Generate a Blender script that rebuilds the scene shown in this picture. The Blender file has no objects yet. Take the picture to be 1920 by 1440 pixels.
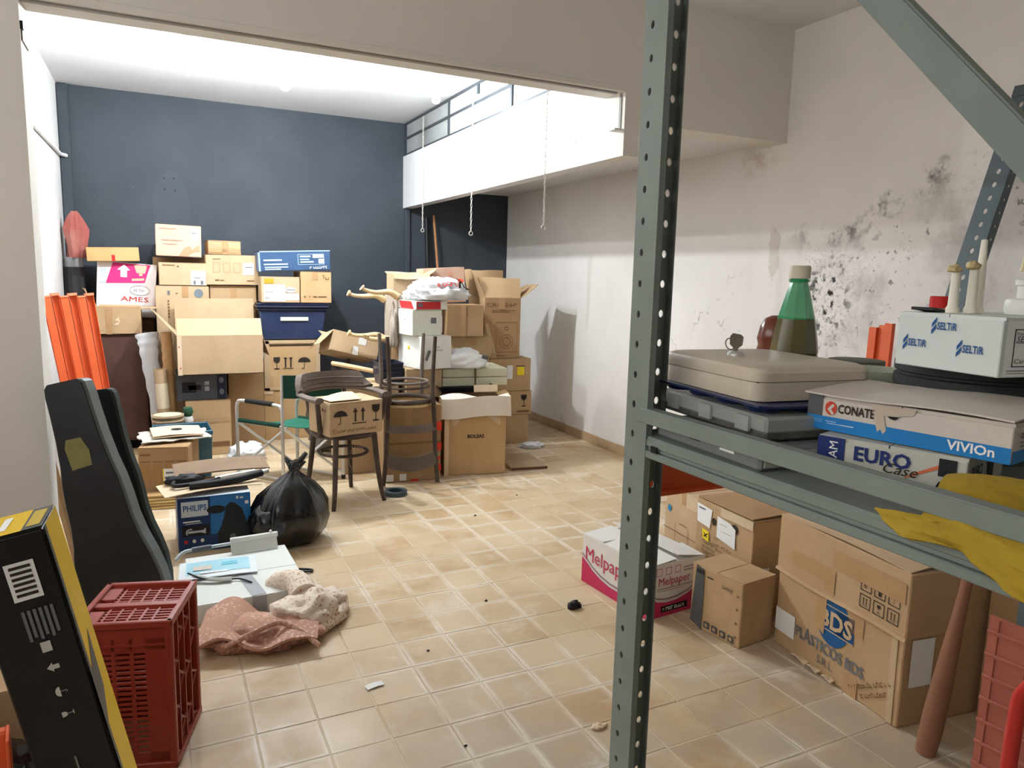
import bpy, bmesh, math, random
from mathutils import Vector, Matrix, noise, Euler

random.seed(7)
SC = bpy.context.scene
COL = SC.collection
PI = math.pi

# ------------------------------------------------------------------ camera
CAM_POS = Vector((0.0, 0.0, 1.5))
CAM_R = Vector((0.90047613, -0.43417155, 0.02525484))     # camera right in room axes
CAM_D = Vector((-0.04037161, -0.14126776, -0.98914789))   # camera down
CAM_F = Vector((0.43302757, 0.88968449, -0.14473645))     # camera forward
cam_data = bpy.data.cameras.new('camera')
cam_data.sensor_width = 36.0
cam_data.lens = 1372.93 / 1920 * 36.0
cam_data.clip_start = 0.05
cam_data.clip_end = 60
cam = bpy.data.objects.new('camera', cam_data)
COL.objects.link(cam)
cam.matrix_world = Matrix(((CAM_R.x, -CAM_D.x, -CAM_F.x, CAM_POS.x),
                           (CAM_R.y, -CAM_D.y, -CAM_F.y, CAM_POS.y),
                           (CAM_R.z, -CAM_D.z, -CAM_F.z, CAM_POS.z),
                           (0, 0, 0, 1)))
SC.camera = cam

# ------------------------------------------------------------------ world, exposure
world = bpy.data.worlds.new('world')
SC.world = world
world.use_nodes = True
world.node_tree.nodes['Background'].inputs['Color'].default_value = (1.0, 0.97, 0.93, 1)
world.node_tree.nodes['Background'].inputs['Strength'].default_value = 2.1
SC.view_settings.view_transform = 'Standard'
SC.view_settings.look = 'None'
SC.view_settings.gamma = 1
SC.view_settings.use_curve_mapping = False
SC.view_settings.exposure = 1.0
BULB_STRENGTH = 2300.0

# ------------------------------------------------------------------ helpers: colour and materials
def lin(c):
    out = []
    for x in c[:3]:
        x = x / 255.0
        out.append(x / 12.92 if x <= 0.04045 else ((x + 0.055) / 1.055) ** 2.4)
    return out

MATS = {}
def pm(name, col, rough=0.7, metal=0.0, var=0.10, scale=6.0, bump=0.0, bscale=40.0, spec=0.3, dust=0.0,
       trans=0.0, emit=0.0, coords='Object', alpha=1.0, dcol=(200, 190, 175)):
    if name in MATS:
        return MATS[name]
    m = bpy.data.materials.new(name)
    MATS[name] = m
    m.use_nodes = True
    nt = m.node_tree
    b = nt.nodes['Principled BSDF']
    c = lin(col)
    b.inputs['Roughness'].default_value = rough
    b.inputs['Metallic'].default_value = metal
    b.inputs['Specular IOR Level'].default_value = spec
    if trans:
        b.inputs['Transmission Weight'].default_value = trans
    b.inputs['Alpha'].default_value = alpha
    tc = nt.nodes.new('ShaderNodeTexCoord')
    n1 = nt.nodes.new('ShaderNodeTexNoise')
    n1.inputs['Scale'].default_value = scale
    n1.inputs['Detail'].default_value = 6
    n1.inputs['Roughness'].default_value = 0.6
    nt.links.new(tc.outputs[coords], n1.inputs['Vector'])
    mx = nt.nodes.new('ShaderNodeMix'); mx.data_type = 'RGBA'
    mx.inputs[6].default_value = [max(0, x * (1 - var * 1.6)) for x in c] + [1]
    mx.inputs[7].default_value = [min(1, x * (1 + var * 1.6)) for x in c] + [1]
    nt.links.new(n1.outputs['Fac'], mx.inputs[0])
    out = mx.outputs[2]
    if dust:
        n2 = nt.nodes.new('ShaderNodeTexNoise')
        n2.inputs['Scale'].default_value = scale * 0.7
        n2.inputs['Detail'].default_value = 8
        nt.links.new(tc.outputs[coords], n2.inputs['Vector'])
        rmp = nt.nodes.new('ShaderNodeMapRange')
        rmp.inputs['From Min'].default_value = 0.42
        rmp.inputs['From Max'].default_value = 0.72
        rmp.inputs['To Max'].default_value = dust
        nt.links.new(n2.outputs['Fac'], rmp.inputs['Value'])
        m2 = nt.nodes.new('ShaderNodeMix'); m2.data_type = 'RGBA'
        m2.inputs[7].default_value = lin(dcol) + [1]
        nt.links.new(rmp.outputs[0], m2.inputs[0])
        nt.links.new(out, m2.inputs[6])
        out = m2.outputs[2]
    nt.links.new(out, b.inputs['Base Color'])
    if emit:
        b.inputs['Emission Color'].default_value = c + [1]
        b.inputs['Emission Strength'].default_value = emit
    if bump:
        n3 = nt.nodes.new('ShaderNodeTexNoise')
        n3.inputs['Scale'].default_value = bscale
        n3.inputs['Detail'].default_value = 5
        nt.links.new(tc.outputs[coords], n3.inputs['Vector'])
        bp = nt.nodes.new('ShaderNodeBump')
        bp.inputs['Strength'].default_value = bump
        bp.inputs['Distance'].default_value = 0.01
        nt.links.new(n3.outputs['Fac'], bp.inputs['Height'])
        nt.links.new(bp.outputs[0], b.inputs['Normal'])
    return m

def board(name, col):                                   # corrugated cardboard
    return pm(name, col, rough=0.85, var=0.09, scale=5, bump=0.12, bscale=60, spec=0.15, dust=0.12, dcol=(225, 205, 178))

CB_LIGHT = board('cardboard_light', (190, 163, 130))
CB_MID = board('cardboard_mid', (182, 151, 114))
CB_DARK = board('cardboard_dark', (166, 133, 97))
CB_PEACH = board('cardboard_peach', (220, 182, 156))
CB_PALE = board('cardboard_pale', (222, 198, 168))
CB_INNER = board('cardboard_inner', (150, 116, 80))
TAPE = pm('brown_tape', (176, 140, 100), rough=0.35, var=0.08, scale=20, spec=0.4)
TAPE_CLEAR = pm('clear_tape', (205, 182, 150), rough=0.2, var=0.06, scale=25, spec=0.5)
PAPER = pm('white_paper', (232, 232, 230), rough=0.75, var=0.03, scale=8)
INK = pm('black_ink', (52, 44, 38), rough=0.8, var=0.15, scale=60)
INK_BROWN = pm('brown_ink', (120, 88, 58), rough=0.8, var=0.15, scale=60)
INK_GREY = pm('grey_ink', (110, 112, 116), rough=0.8, var=0.1, scale=60)
RED_INK = pm('red_ink', (196, 40, 40), rough=0.6, var=0.08, scale=40)
RED_TAPE = pm('red_tape', (222, 62, 40), rough=0.5, var=0.08, scale=40)
BLUE_INK = pm('blue_ink', (28, 80, 140), rough=0.6, var=0.08, scale=40)
YELLOW_INK = pm('yellow_sticker', (240, 214, 40), rough=0.6, var=0.05, scale=40)
ORANGE_INK = pm('orange_ink', (226, 150, 40), rough=0.6, var=0.05, scale=40)
WHITE_INK = pm('white_ink', (236, 236, 234), rough=0.6, var=0.03, scale=40)
BLACK = pm('black_plastic', (24, 24, 26), rough=0.5, var=0.15, scale=10)
BLACK_MATT = pm('black_matt', (20, 20, 21), rough=0.8, var=0.2, scale=10)
WHITE_PLASTIC = pm('white_plastic', (226, 226, 222), rough=0.45, var=0.03, scale=6, dust=0.1)
STEEL_GREEN = pm('grey_green_steel', (122, 132, 126), rough=0.5, metal=0.0, var=0.10, scale=9, spec=0.45, dust=0.18, dcol=(88, 92, 86))
ORANGE_STEEL = pm('orange_painted_steel', (218, 94, 48), rough=0.45, var=0.12, scale=5, spec=0.45, dust=0.15, dcol=(240, 140, 96))
ALU = pm('aluminium_tube', (214, 214, 212), rough=0.35, metal=0.6, var=0.05, scale=10)
WOOD_DARK = pm('dark_stained_wood', (64, 50, 42), rough=0.5, var=0.25, scale=12, spec=0.4, dust=0.35, dcol=(120, 108, 98))

# ------------------------------------------------------------------ helpers: meshes
def rotm(r):
    return Euler(r, 'XYZ').to_matrix()

class MB:
    def __init__(s):
        s.v = []; s.f = []
    def add(s, vs, fs):
        o = len(s.v)
        s.v += [tuple(p) for p in vs]
        s.f += [[i + o for i in f] for f in fs]
        return s
    def box(s, c, d, rot=None):
        hx, hy, hz = d[0] / 2, d[1] / 2, d[2] / 2
        ps = [Vector((x, y, z)) for z in (-hz, hz) for y in (-hy, hy) for x in (-hx, hx)]
        if rot is not None:
            m = rot if isinstance(rot, Matrix) else rotm(rot)
            ps = [m @ p for p in ps]
        c = Vector(c)
        return s.add([p + c for p in ps], [[0, 2, 3, 1], [4, 5, 7, 6], [0, 1, 5, 4], [2, 6, 7, 3], [0, 4, 6, 2], [1, 3, 7, 5]])
    def lohi(s, a, b):
        return s.box([(a[i] + b[i]) / 2 for i in range(3)], [abs(b[i] - a[i]) for i in range(3)])
    def tube(s, pts, r, n=10, closed=False, flat=1.0, up=None):
        pts = [Vector(p) for p in pts]
        N = len(pts)
        rs = r if isinstance(r, (list, tuple)) else [r] * N
        rings = []
        prev = None
        for i, p in enumerate(pts):
            if closed:
                t = pts[(i + 1) % N] - pts[i - 1]
            else:
                t = pts[min(i + 1, N - 1)] - pts[max(i - 1, 0)]
            t.normalize()
            if prev is None:
                a = Vector(up) if up is not None else (Vector((0, 0, 1)) if abs(t.z) < 0.9 else Vector((1, 0, 0)))
            else:
                a = prev
            x = a - t * a.dot(t)
            if x.length < 1e-5:
                x = t.orthogonal()
            x.normalize(); prev = x
            y = t.cross(x)
            rings.append([p + x * (math.cos(2 * PI * k / n) * rs[i] * flat) + y * (math.sin(2 * PI * k / n) * rs[i]) for k in range(n)])
        vs = [q for ring in rings for q in ring]
        fs = []
        M = N if closed else N - 1
        for i in range(M):
            for k in range(n):
                a = i * n + k; b = i * n + (k + 1) % n
                c = ((i + 1) % N) * n + (k + 1) % n; d = ((i + 1) % N) * n + k
                fs.append([a, b, c, d])
        if not closed:
            fs.append(list(range(n))[::-1])
            fs.append([(N - 1) * n + k for k in range(n)])
        return s.add(vs, fs)
    def lathe(s, prof, n=24, c=(0, 0, 0), mat=None, sx=1.0, sy=1.0):
        vs = []
        for (r, z) in prof:
            for k in range(n):
                a = 2 * PI * k / n
                vs.append(Vector((r * math.cos(a) * sx, r * math.sin(a) * sy, z)))
        if mat is not None:
            vs = [mat @ p for p in vs]
        vs = [p + Vector(c) for p in vs]
        fs = []
        for i in range(len(prof) - 1):
            for k in range(n):
                fs.append([i * n + k, i * n + (k + 1) % n, (i + 1) * n + (k + 1) % n, (i + 1) * n + k])
        fs.append(list(range(n))[::-1])
        fs.append([(len(prof) - 1) * n + k for k in range(n)])
        return s.add(vs, fs)
    def prism(s, pts, M, t):
        # outline pts (u,v) in frame M, thickness t along the frame's third axis
        n = len(pts)
        vs = [M @ Vector((p[0], p[1], 0)) for p in pts] + [M @ Vector((p[0], p[1], t)) for p in pts]
        fs = [list(range(n))[::-1], [n + i for i in range(n)]]
        for i in range(n):
            j = (i + 1) % n
            fs.append([i, j, n + j, n + i])
        return s.add(vs, fs)
    def sheet(s, fn, nu, nv, t=0.004):
        # fn(u,v) -> point; a sheet of thickness t
        P = [[Vector(fn(i / nu, j / nv)) for j in range(nv + 1)] for i in range(nu + 1)]
        def nrm(i, j):
            a = P[min(i + 1, nu)][j] - P[max(i - 1, 0)][j]
            b = P[i][min(j + 1, nv)] - P[i][max(j - 1, 0)]
            q = a.cross(b)
            return q.normalized() if q.length > 1e-9 else Vector((0, 0, 1))
        top = []; bot = []
        for i in range(nu + 1):
            for j in range(nv + 1):
                q = nrm(i, j) * (t / 2)
                top.append(P[i][j] + q); bot.append(P[i][j] - q)
        K = len(top); W = nv + 1
        fs = []
        for i in range(nu):
            for j in range(nv):
                a = i * W + j
                fs.append([a, a + W, a + W + 1, a + 1])
                fs.append([K + a, K + a + 1, K + a + W + 1, K + a + W])
        edge = [(0, j) for j in range(nv)] + [(i, nv) for i in range(nu)] + [(nu, j) for j in range(nv, 0, -1)] + [(i, 0) for i in range(nu, 0, -1)]
        E2 = edge + [edge[0]]
        for (a, b) in zip(E2[:-1], E2[1:]):
            p = a[0] * W + a[1]; q = b[0] * W + b[1]
            fs.append([p, q, K + q, K + p])
        return s.add(top + bot, fs)
    def build(s, name, mat, parent=None, smooth=False, bevel=0.0, label=None, mat_world=None, fix=True):
        me = bpy.data.meshes.new(name)
        me.from_pydata(s.v, [], s.f)
        me.validate()
        if bevel or fix:
            bm = bmesh.new(); bm.from_mesh(me)
            if fix:
                bmesh.ops.recalc_face_normals(bm, faces=bm.faces)
            if bevel:
                bmesh.ops.bevel(bm, geom=[e for e in bm.edges if e.is_manifold and e.calc_face_angle(0) > 0.6], offset=bevel, segments=1, affect='EDGES', profile=0.6)
            bm.to_mesh(me); bm.free()
        me.materials.append(mat)
        if smooth:
            for p in me.polygons:
                p.use_smooth = True
            try:
                me.set_sharp_from_angle(angle=smooth if isinstance(smooth, float) else 0.7)
            except Exception:
                pass
        o = bpy.data.objects.new(name, me)
        COL.objects.link(o)
        if parent is not None:
            o.parent = parent
        if label:
            o['label'] = label
        return o

def spline(pts, n=6, closed=False):
    pts = [Vector(p) for p in pts]
    N = len(pts); out = []
    rng = N if closed else N - 1
    for i in range(rng):
        p1 = pts[i]; p2 = pts[(i + 1) % N]
        p0 = pts[i - 1] if (closed or i > 0) else p1 * 2 - p2
        p3 = pts[(i + 2) % N] if (closed or i + 2 < N) else p2 * 2 - p1
        for k in range(n):
            t = k / n
            out.append(0.5 * ((2 * p1) + (p2 - p0) * t + (2 * p0 - 5 * p1 + 4 * p2 - p3) * t * t + (3 * p1 - p0 - 3 * p2 + p3) * t ** 3))
    if not closed:
        out.append(pts[-1])
    return out

def tag(o, label, cat, group=None, kind=None):
    if label: o['label'] = label
    if cat: o['category'] = cat
    if group: o['group'] = group
    if kind: o['kind'] = kind
    return o

def thing(name, label, cat, loc=(0, 0, 0), yaw=0.0, rot=None, group=None):
    o = bpy.data.objects.new(name, None)
    o.empty_display_size = 0.1
    COL.objects.link(o)
    o.location = loc
    o.rotation_euler = rot if rot is not None else (0, 0, math.radians(yaw))
    return tag(o, label, cat, group)

def struct(name, mb, mat, parent=None, **k):
    o = mb.build(name, mat, parent, **k)
    if parent is None:
        o['kind'] = 'structure'
    return o

def text_mesh(name, s, size, M, mat, parent, width=None, shear=0.0, align='LEFT', bold=0.0):
    cu = bpy.data.curves.new('t', 'FONT')
    cu.body = s; cu.size = size; cu.align_x = align; cu.shear = shear; cu.offset = bold
    cu.resolution_u = 2
    o = bpy.data.objects.new('t', cu)
    COL.objects.link(o)
    dg = bpy.context.evaluated_depsgraph_get()
    me = bpy.data.meshes.new_from_object(o.evaluated_get(dg))
    bpy.data.objects.remove(o); bpy.data.curves.remove(cu)
    me.name = name
    xs = [v.co.x for v in me.vertices]
    sx = 1.0
    if width and xs:
        sx = width / max(1e-6, (max(xs) - min(xs)))
    x0 = min(xs) if (xs and align == 'LEFT') else 0
    for v in me.vertices:
        v.co = M @ Vector(((v.co.x - x0) * sx, v.co.y, 0))
    me.materials.clear(); me.materials.append(mat)
    ob = bpy.data.objects.new(name, me)
    COL.objects.link(ob); ob.parent = parent
    return ob

# faces of a box thing (base centre at the origin): frame with u right, v up, n outwards
def face(dims, f, off=0.0025):
    w, d, h = dims
    T = {'f': ((-w / 2, -d / 2, 0), (1, 0, 0), (0, 0, 1), (0, -1, 0), w, h),
         'b': ((w / 2, d / 2, 0), (-1, 0, 0), (0, 0, 1), (0, 1, 0), w, h),
         'r': ((w / 2, -d / 2, 0), (0, 1, 0), (0, 0, 1), (1, 0, 0), d, h),
         'l': ((-w / 2, d / 2, 0), (0, -1, 0), (0, 0, 1), (-1, 0, 0), d, h),
         't': ((-w / 2, -d / 2, h), (1, 0, 0), (0, 1, 0), (0, 0, 1), w, d)}[f]
    o, u, v, n = [Vector(x) for x in T[:4]]
    o = o + n * off
    return Matrix(((u.x, v.x, n.x, o.x), (u.y, v.y, n.y, o.y), (u.z, v.z, n.z, o.z), (0, 0, 0, 1))), T[4], T[5]

LAST = {}
SUB = {'label_print': ('shipping_label', 'address_label', 'paper_sheet'), 'barcode': ('barcode_label',), 'arrow_mark': ('magenta_panel',), 'cup_mark': ('magenta_panel',),
       'logo_arrow': ('round_logo',), 'disc_line': ('blue_disc',), 'cross_mark': ('yellow_note',), 'label_frame': ('shipping_label',), 'blue_patch': ('shipping_label',),
       'tear_hole': ('torn_patch',), 'wheel_picture': ('vacuum_picture',), 'hose_picture': ('dark_panel',), 'icon_picture': ('black_icon',), 'grey_side': ('yellow_side',),
       'yellow_label': ('grey_top',), 'white_mark': ('yellow_top',), 'grey_mark': ('yellow_top',), 'yellow_edge': ('shipping_label',), 'handling_mark': ('handling_frame',)}
def host(t, name):
    for p in SUB.get(name, ()):
        if (t.name, p) in LAST:
            return LAST[(t.name, p)]
    return t
def decal(t, f, polys, mat, name, frac=True, off=0.0025, label=None):
    """flat print or paper on face f: polys in fractions of the face (or metres)"""
    M, W, H = face(t['dims'].to_list() if hasattr(t['dims'], 'to_list') else t['dims'], f, off)
    mb = MB(); o = None
    apart = name in ('red_tape', 'torn_tape', 'paper_label', 'torn_patch', 'tape_strip', 'round_mark', 'picture', 'tape_scrap', 'printed_lines', 'outline_print', 'device_picture', 'small_picture', 'pale_edge', 'arrow_print')
    for pl in polys:
        ps = [M @ Vector((p[0] * (W if frac else 1), p[1] * (H if frac else 1), 0)) for p in pl]
        if apart:
            o = MB().add(ps, [list(range(len(ps)))]).build(name, mat, t, fix=False, label=label); LAST[(t.name, name)] = o
        else:
            mb.add(ps, [list(range(len(ps)))])
    if apart:
        return o
    o = mb.build(name, mat, host(t, name), fix=False, label=label); LAST[(t.name, name)] = o
    if len(polys) > 1:
        o['kind'] = 'stuff'
    return o

def R4(u0, v0, u1, v1):
    return [(u0, v0), (u1, v0), (u1, v1), (u0, v1)]

def write(t, f, s, u, v, size, mat, width=None, rot=0.0, off=0.003, shear=0.0, bold=0.0, name='printed_lettering', align='LEFT', on=None):
    M, W, H = face(t['dims'].to_list() if hasattr(t['dims'], 'to_list') else t['dims'], f, off)
    M = M @ Matrix.Translation((u * W, v * H, 0)) @ Matrix.Rotation(math.radians(rot), 4, 'Z')
    return text_mesh(name, s, size, M, mat, LAST.get((t.name, on), t), width=width, shear=shear, bold=bold, align=align)

def scribble(t, f, u, v, w, h, mat, rot=0.0, off=0.003, seed=1, on=None):
    """a line of print too blurred to read: small uneven strokes; u,v fractions, w,h metres"""
    M, W, H = face(t['dims'].to_list(), f, off)
    M = M @ Matrix.Translation((u * W, v * H, 0)) @ Matrix.Rotation(math.radians(rot), 4, 'Z')
    rnd = random.Random(seed); mb = MB(); x = 0.0
    while x < w:
        if rnd.random() < .12:
            x += h * .5; continue
        a = h * rnd.uniform(.35, .7); lo = h * rnd.choice((0, 0, .05)); hi = h * rnd.choice((.75, .9, 1.0))
        kind = rnd.randrange(3)
        bars = [(x, lo, x + a * .3, hi)]
        if kind != 1: bars.append((x + a * .3, hi - h * .25, x + a, hi))
        if kind != 2: bars.append((x + a * .3, lo, x + a, lo + h * .25))
        for (x0, y0, x1, y1) in bars:
            mb.add([M @ Vector(p) for p in ((x0, y0, 0), (x1, y0, 0), (x1, y1, 0), (x0, y1, 0))], [[0, 1, 2, 3]])
        x += a + h * .16
    o = mb.build('blurred_print', mat, LAST.get((t.name, on), t), fix=False); o['kind'] = 'stuff'
    return o

def ell(cx, cy, rx, ry, n=20, a0=0, a1=360):
    return [(cx + rx * math.cos(math.radians(a0 + (a1 - a0) * k / n)), cy + ry * math.sin(math.radians(a0 + (a1 - a0) * k / n))) for k in range(n + (0 if a1 - a0 == 360 else 1))]

def ring2(cx, cy, rx, ry, t, n=24, a0=0, a1=360):
    out = []
    A = [math.radians(a0 + (a1 - a0) * k / n) for k in range(n + 1)]
    for a, b in zip(A[:-1], A[1:]):
        out.append([(cx + rx * math.cos(a), cy + ry * math.sin(a)), (cx + rx * math.cos(b), cy + ry * math.sin(b)),
                    (cx + (rx - t) * math.cos(b), cy + (ry - t) * math.sin(b)), (cx + (rx - t) * math.cos(a), cy + (ry - t) * math.sin(a))])
    return out

def icon(kind, x, y, s):
    """handling marks as polygons in metres, s = height"""
    P = []
    if kind == 'glass':
        P.append([(-.26, 1), (-.24, .7), (-.12, .56), (.12, .56), (.24, .7), (.26, 1)])
        P.append(R4(-.025, .1, .025, .58)); P.append(ell(0, .06, .24, .05, 12))
    elif kind == 'umbrella':
        P.append(ell(0, .55, .5, .4, 14, 0, 180)); P.append(R4(-.025, .08, .025, .58))
        P += [[(x + .09, y) for (x, y) in q] for q in ring2(-.18, .1, .1, .1, .04, 8, 180, 360)]
    elif kind == 'arrows':
        for dx in (-.25, .25):
            P.append([(dx - .16, .72), (dx + .16, .72), (dx, 1)]); P.append(R4(dx - .05, .14, dx + .05, .74))
        P.append(R4(-.48, 0, .48, .06))
    elif kind == 'bars':
        for dx in (-.22, .22):
            P.append(R4(dx - .06, .12, dx + .06, .92)); P.append(R4(dx - .14, .86, dx + .14, .95))
        P.append(R4(-.42, 0, .42, .05))
    elif kind == 'arrow':
        P.append([(-.45, .5), (.45, .5), (0, 1)]); P.append(R4(-.22, 0, .22, .52))
    elif kind == 'frame':
        for q in (R4(-.5, 0, .5, .07), R4(-.5, .93, .5, 1), R4(-.5, 0, -.43, 1), R4(.43, 0, .5, 1)):
            P.append(q)
    return [[(x + px * s, y + py * s) for (px, py) in q] for q in P]

def carton(name, label, c, z, dims, yaw=0, mat=None, rot=None, tape='t', top='closed', group=None, cat='box', wob=0.004, seed=None,
           flaps=None, flapmat=None):
    """cardboard box: body + flaps + tape as parts. c = base centre (x,y), dims = (w,d,h)"""
    mat = mat or CB_MID
    w, d, h = dims
    t = thing(name, label, cat, (c[0], c[1], z), yaw, rot, group)
    t['dims'] = [w, d, h]
    sd = seed if seed is not None else (c[0] * 13.1 + c[1] * 7.7 + z * 3.3)
    def wobv(p):
        q = Vector((p[0] * 7 + sd, p[1] * 7, p[2] * 7 + sd * .5))
        return noise.noise_vector(q) * wob
    if top == 'closed':
        bm = bmesh.new()
        bmesh.ops.create_cube(bm, size=1.0)
        bmesh.ops.scale(bm, vec=(w, d, h - 0.004), verts=bm.verts)
        bmesh.ops.translate(bm, vec=(0, 0, (h - 0.004) / 2), verts=bm.verts)
        bmesh.ops.bevel(bm, geom=list(bm.edges), offset=0.004 if h > .08 else 0.0012, segments=1, affect='EDGES')
        bmesh.ops.subdivide_edges(bm, edges=[e for e in bm.edges if e.calc_length() > 0.05], cuts=2, use_grid_fill=True)
        for v in bm.verts:
            q = wobv(v.co)
            nx = -abs(q.x) * (1 if v.co.x > 0 else -1)
            ny = -abs(q.y) * (1 if v.co.y > 0 else -1)
            v.co += Vector((nx, ny, 0))
        me = bpy.data.meshes.new('body'); bm.to_mesh(me); bm.free()
        me.materials.append(mat)
        b = bpy.data.objects.new('body', me); COL.objects.link(b); b.parent = t
        for s in (-1, 1):                                  # the two closing flaps of the top
            mb = MB(); dx = 0.0015
            mb.box((0, s * (d / 4 + 0.0005), h - 0.002), (w - 0.006, d / 2 - (0.004 if h > .08 else .001), 0.004))
            mb.build('flap', mat, t)
    else:
        th = 0.005
        mb = MB()
        mb.box((0, 0, th / 2), (w, d, th))
        mb.box((0, -d / 2 + th / 2, h / 2), (w, th, h)); mb.box((0, d / 2 - th / 2, h / 2), (w, th, h))
        mb.box((-w / 2 + th / 2, 0, h / 2), (th, d - 2 * th, h)); mb.box((w / 2 - th / 2, 0, h / 2), (th, d - 2 * th, h))
        mb.build('body', mat, t)
        for spec in (flaps or []):
            # (side, length, angle from straight up, outwards positive, inset)
            sd_, L, ang = spec[:3]
            ins = spec[3] if len(spec) > 3 else 0.0
            a = math.radians(ang)
            Lw = w if sd_ in 'fb' else d
            curl = spec[4] if len(spec) > 4 else 0.02
            def fn(u, v, sd_=sd_, L=L, a=a, Lw=Lw, ins=ins, curl=curl):
                x = (u - .5) * (Lw - ins * 2 * v - 0.004)
                bend = curl * v * v * math.sin(u * 3 + sd)
                o = math.sin(a) * L * v + bend
                zz = h + math.cos(a) * L * v + abs(bend) * .3
                if sd_ == 'f': return (x, -d / 2 + .002 - o, zz)
                if sd_ == 'b': return (-x, d / 2 - .002 + o, zz)
                if sd_ == 'r': return (w / 2 - .002 + o, x, zz)
                return (-w / 2 + .002 - o, -x, zz)
            MB().sheet(fn, 6, 6, 0.004).build('flap', flapmat or mat, t, smooth=True)
    if tape and top == 'closed':
        mb = MB()
        mb.box((0, 0, h + 0.0006), (w + 0.002, 0.048, 0.0016))
        if tape in ('f', 'tf'):
            pass
        mb.build('tape_strip', TAPE, t)
        # tape runs down the two ends
        for s in (-1, 1):
            m2 = MB(); m2.box((s * (w / 2 + 0.0012), 0, h - 0.035), (0.0016, 0.048, 0.07)); m2.build('tape_end', TAPE, t)
    return t

def frontape(t, u=.5, v0=.7, v1=1.0, wid=0.05, f='f', mat=None):
    M, W, H = face(t['dims'].to_list(), f)
    return decal(t, f, [R4(u - wid / W / 2, v0, u + wid / W / 2, v1)], mat or TAPE, 'tape_strip')

def crumple(name, mat, parent, size, seed, amp=.25, freq=2.2, sub=4, flat_base=True, loc=(0, 0, 0), ridged=True, rot=0):
    """soft crumpled body (plastic bag, cloth heap); size = full extents, base at z=0"""
    bm = bmesh.new()
    bmesh.ops.create_icosphere(bm, subdivisions=sub, radius=1.0)
    for v in bm.verts:
        p = v.co.copy()
        q = p * freq + Vector((seed * 3.1, seed * 1.7, seed))
        k = noise.turbulence(q, 4, True) if ridged else noise.fractal(q, 1.0, 2.0, 4)
        k2 = noise.noise(p * 1.3 + Vector((seed, 0, 5)))
        r = 1 + amp * (0.45 - k) * 1.2 + .18 * k2
        p *= r
        if flat_base and p.z < -.45:
            p.z = -.45 + (p.z + .45) * .12
        v.co = Vector((p.x * size[0] / 2, p.y * size[1] / 2, p.z))
    z0 = min(v.co.z for v in bm.verts); z1 = max(v.co.z for v in bm.verts)
    for v in bm.verts:
        v.co.z = (v.co.z - z0) / (z1 - z0) * size[2]
        x, y = v.co.x, v.co.y
        v.co.x = x * math.cos(rot) - y * math.sin(rot) + loc[0]
        v.co.y = x * math.sin(rot) + y * math.cos(rot) + loc[1]
        v.co.z += loc[2]
    me = bpy.data.meshes.new(name); bm.to_mesh(me); bm.free()
    me.materials.append(mat)
    for p in me.polygons: p.use_smooth = True
    o = bpy.data.objects.new(name, me); COL.objects.link(o)
    if parent is not None: o.parent = parent
    return o

# ------------------------------------------------------------------ materials of the room
class NT:
    def __init__(s, name):
        s.m = bpy.data.materials.new(name); s.m.use_nodes = True
        s.nt = s.m.node_tree; s.b = s.nt.nodes['Principled BSDF']
        g = s.nt.nodes.new('ShaderNodeNewGeometry')
        sp = s.nt.nodes.new('ShaderNodeSeparateXYZ')
        s.nt.links.new(g.outputs['Position'], sp.inputs[0])
        s.pos = g.outputs['Position']; s.x, s.y, s.z = sp.outputs
    def _in(s, sock, v):
        if isinstance(v, (int, float)): sock.default_value = v
        elif isinstance(v, (tuple, list)): sock.default_value = list(v)
        else: s.nt.links.new(v, sock)
    def op(s, o, a, b=0.0, c=0.0, clamp=False):
        n = s.nt.nodes.new('ShaderNodeMath'); n.operation = o; n.use_clamp = clamp
        s._in(n.inputs[0], a); s._in(n.inputs[1], b); s._in(n.inputs[2], c)
        return n.outputs[0]
    def ramp(s, v, a, b, c=0.0, d=1.0, smooth=True):
        n = s.nt.nodes.new('ShaderNodeMapRange')
        if smooth: n.interpolation_type = 'SMOOTHSTEP'
        s._in(n.inputs['Value'], v)
        n.inputs['From Min'].default_value = a; n.inputs['From Max'].default_value = b
        n.inputs['To Min'].default_value = c; n.inputs['To Max'].default_value = d
        return n.outputs[0]
    def noise(s, scale, detail=5, rough=.55, vec=None, dist=0.0):
        n = s.nt.nodes.new('ShaderNodeTexNoise')
        n.inputs['Scale'].default_value = scale; n.inputs['Detail'].default_value = detail
        n.inputs['Roughness'].default_value = rough; n.inputs['Distortion'].default_value = dist
        s.nt.links.new(vec if vec is not None else s.pos, n.inputs['Vector'])
        return n.outputs['Fac']
    def mix(s, f, a, b):
        n = s.nt.nodes.new('ShaderNodeMix'); n.data_type = 'RGBA'
        s._in(n.inputs[0], f)
        s._in(n.inputs[6], a); s._in(n.inputs[7], b)
        return n.outputs[2]
    def bump(s, h, strength=.2, dist=.01):
        n = s.nt.nodes.new('ShaderNodeBump'); n.inputs['Strength'].default_value = strength; n.inputs['Distance'].default_value = dist
        s._in(n.inputs['Height'], h); s.nt.links.new(n.outputs[0], s.b.inputs['Normal'])
    def rgb(s, c): return tuple(lin(c)) + (1.0,)
    def done(s, col, rough=.8, spec=.25):
        s._in(s.b.inputs['Base Color'], col)
        s._in(s.b.inputs['Roughness'], rough); s.b.inputs['Specular IOR Level'].default_value = spec
        return s.m

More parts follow.
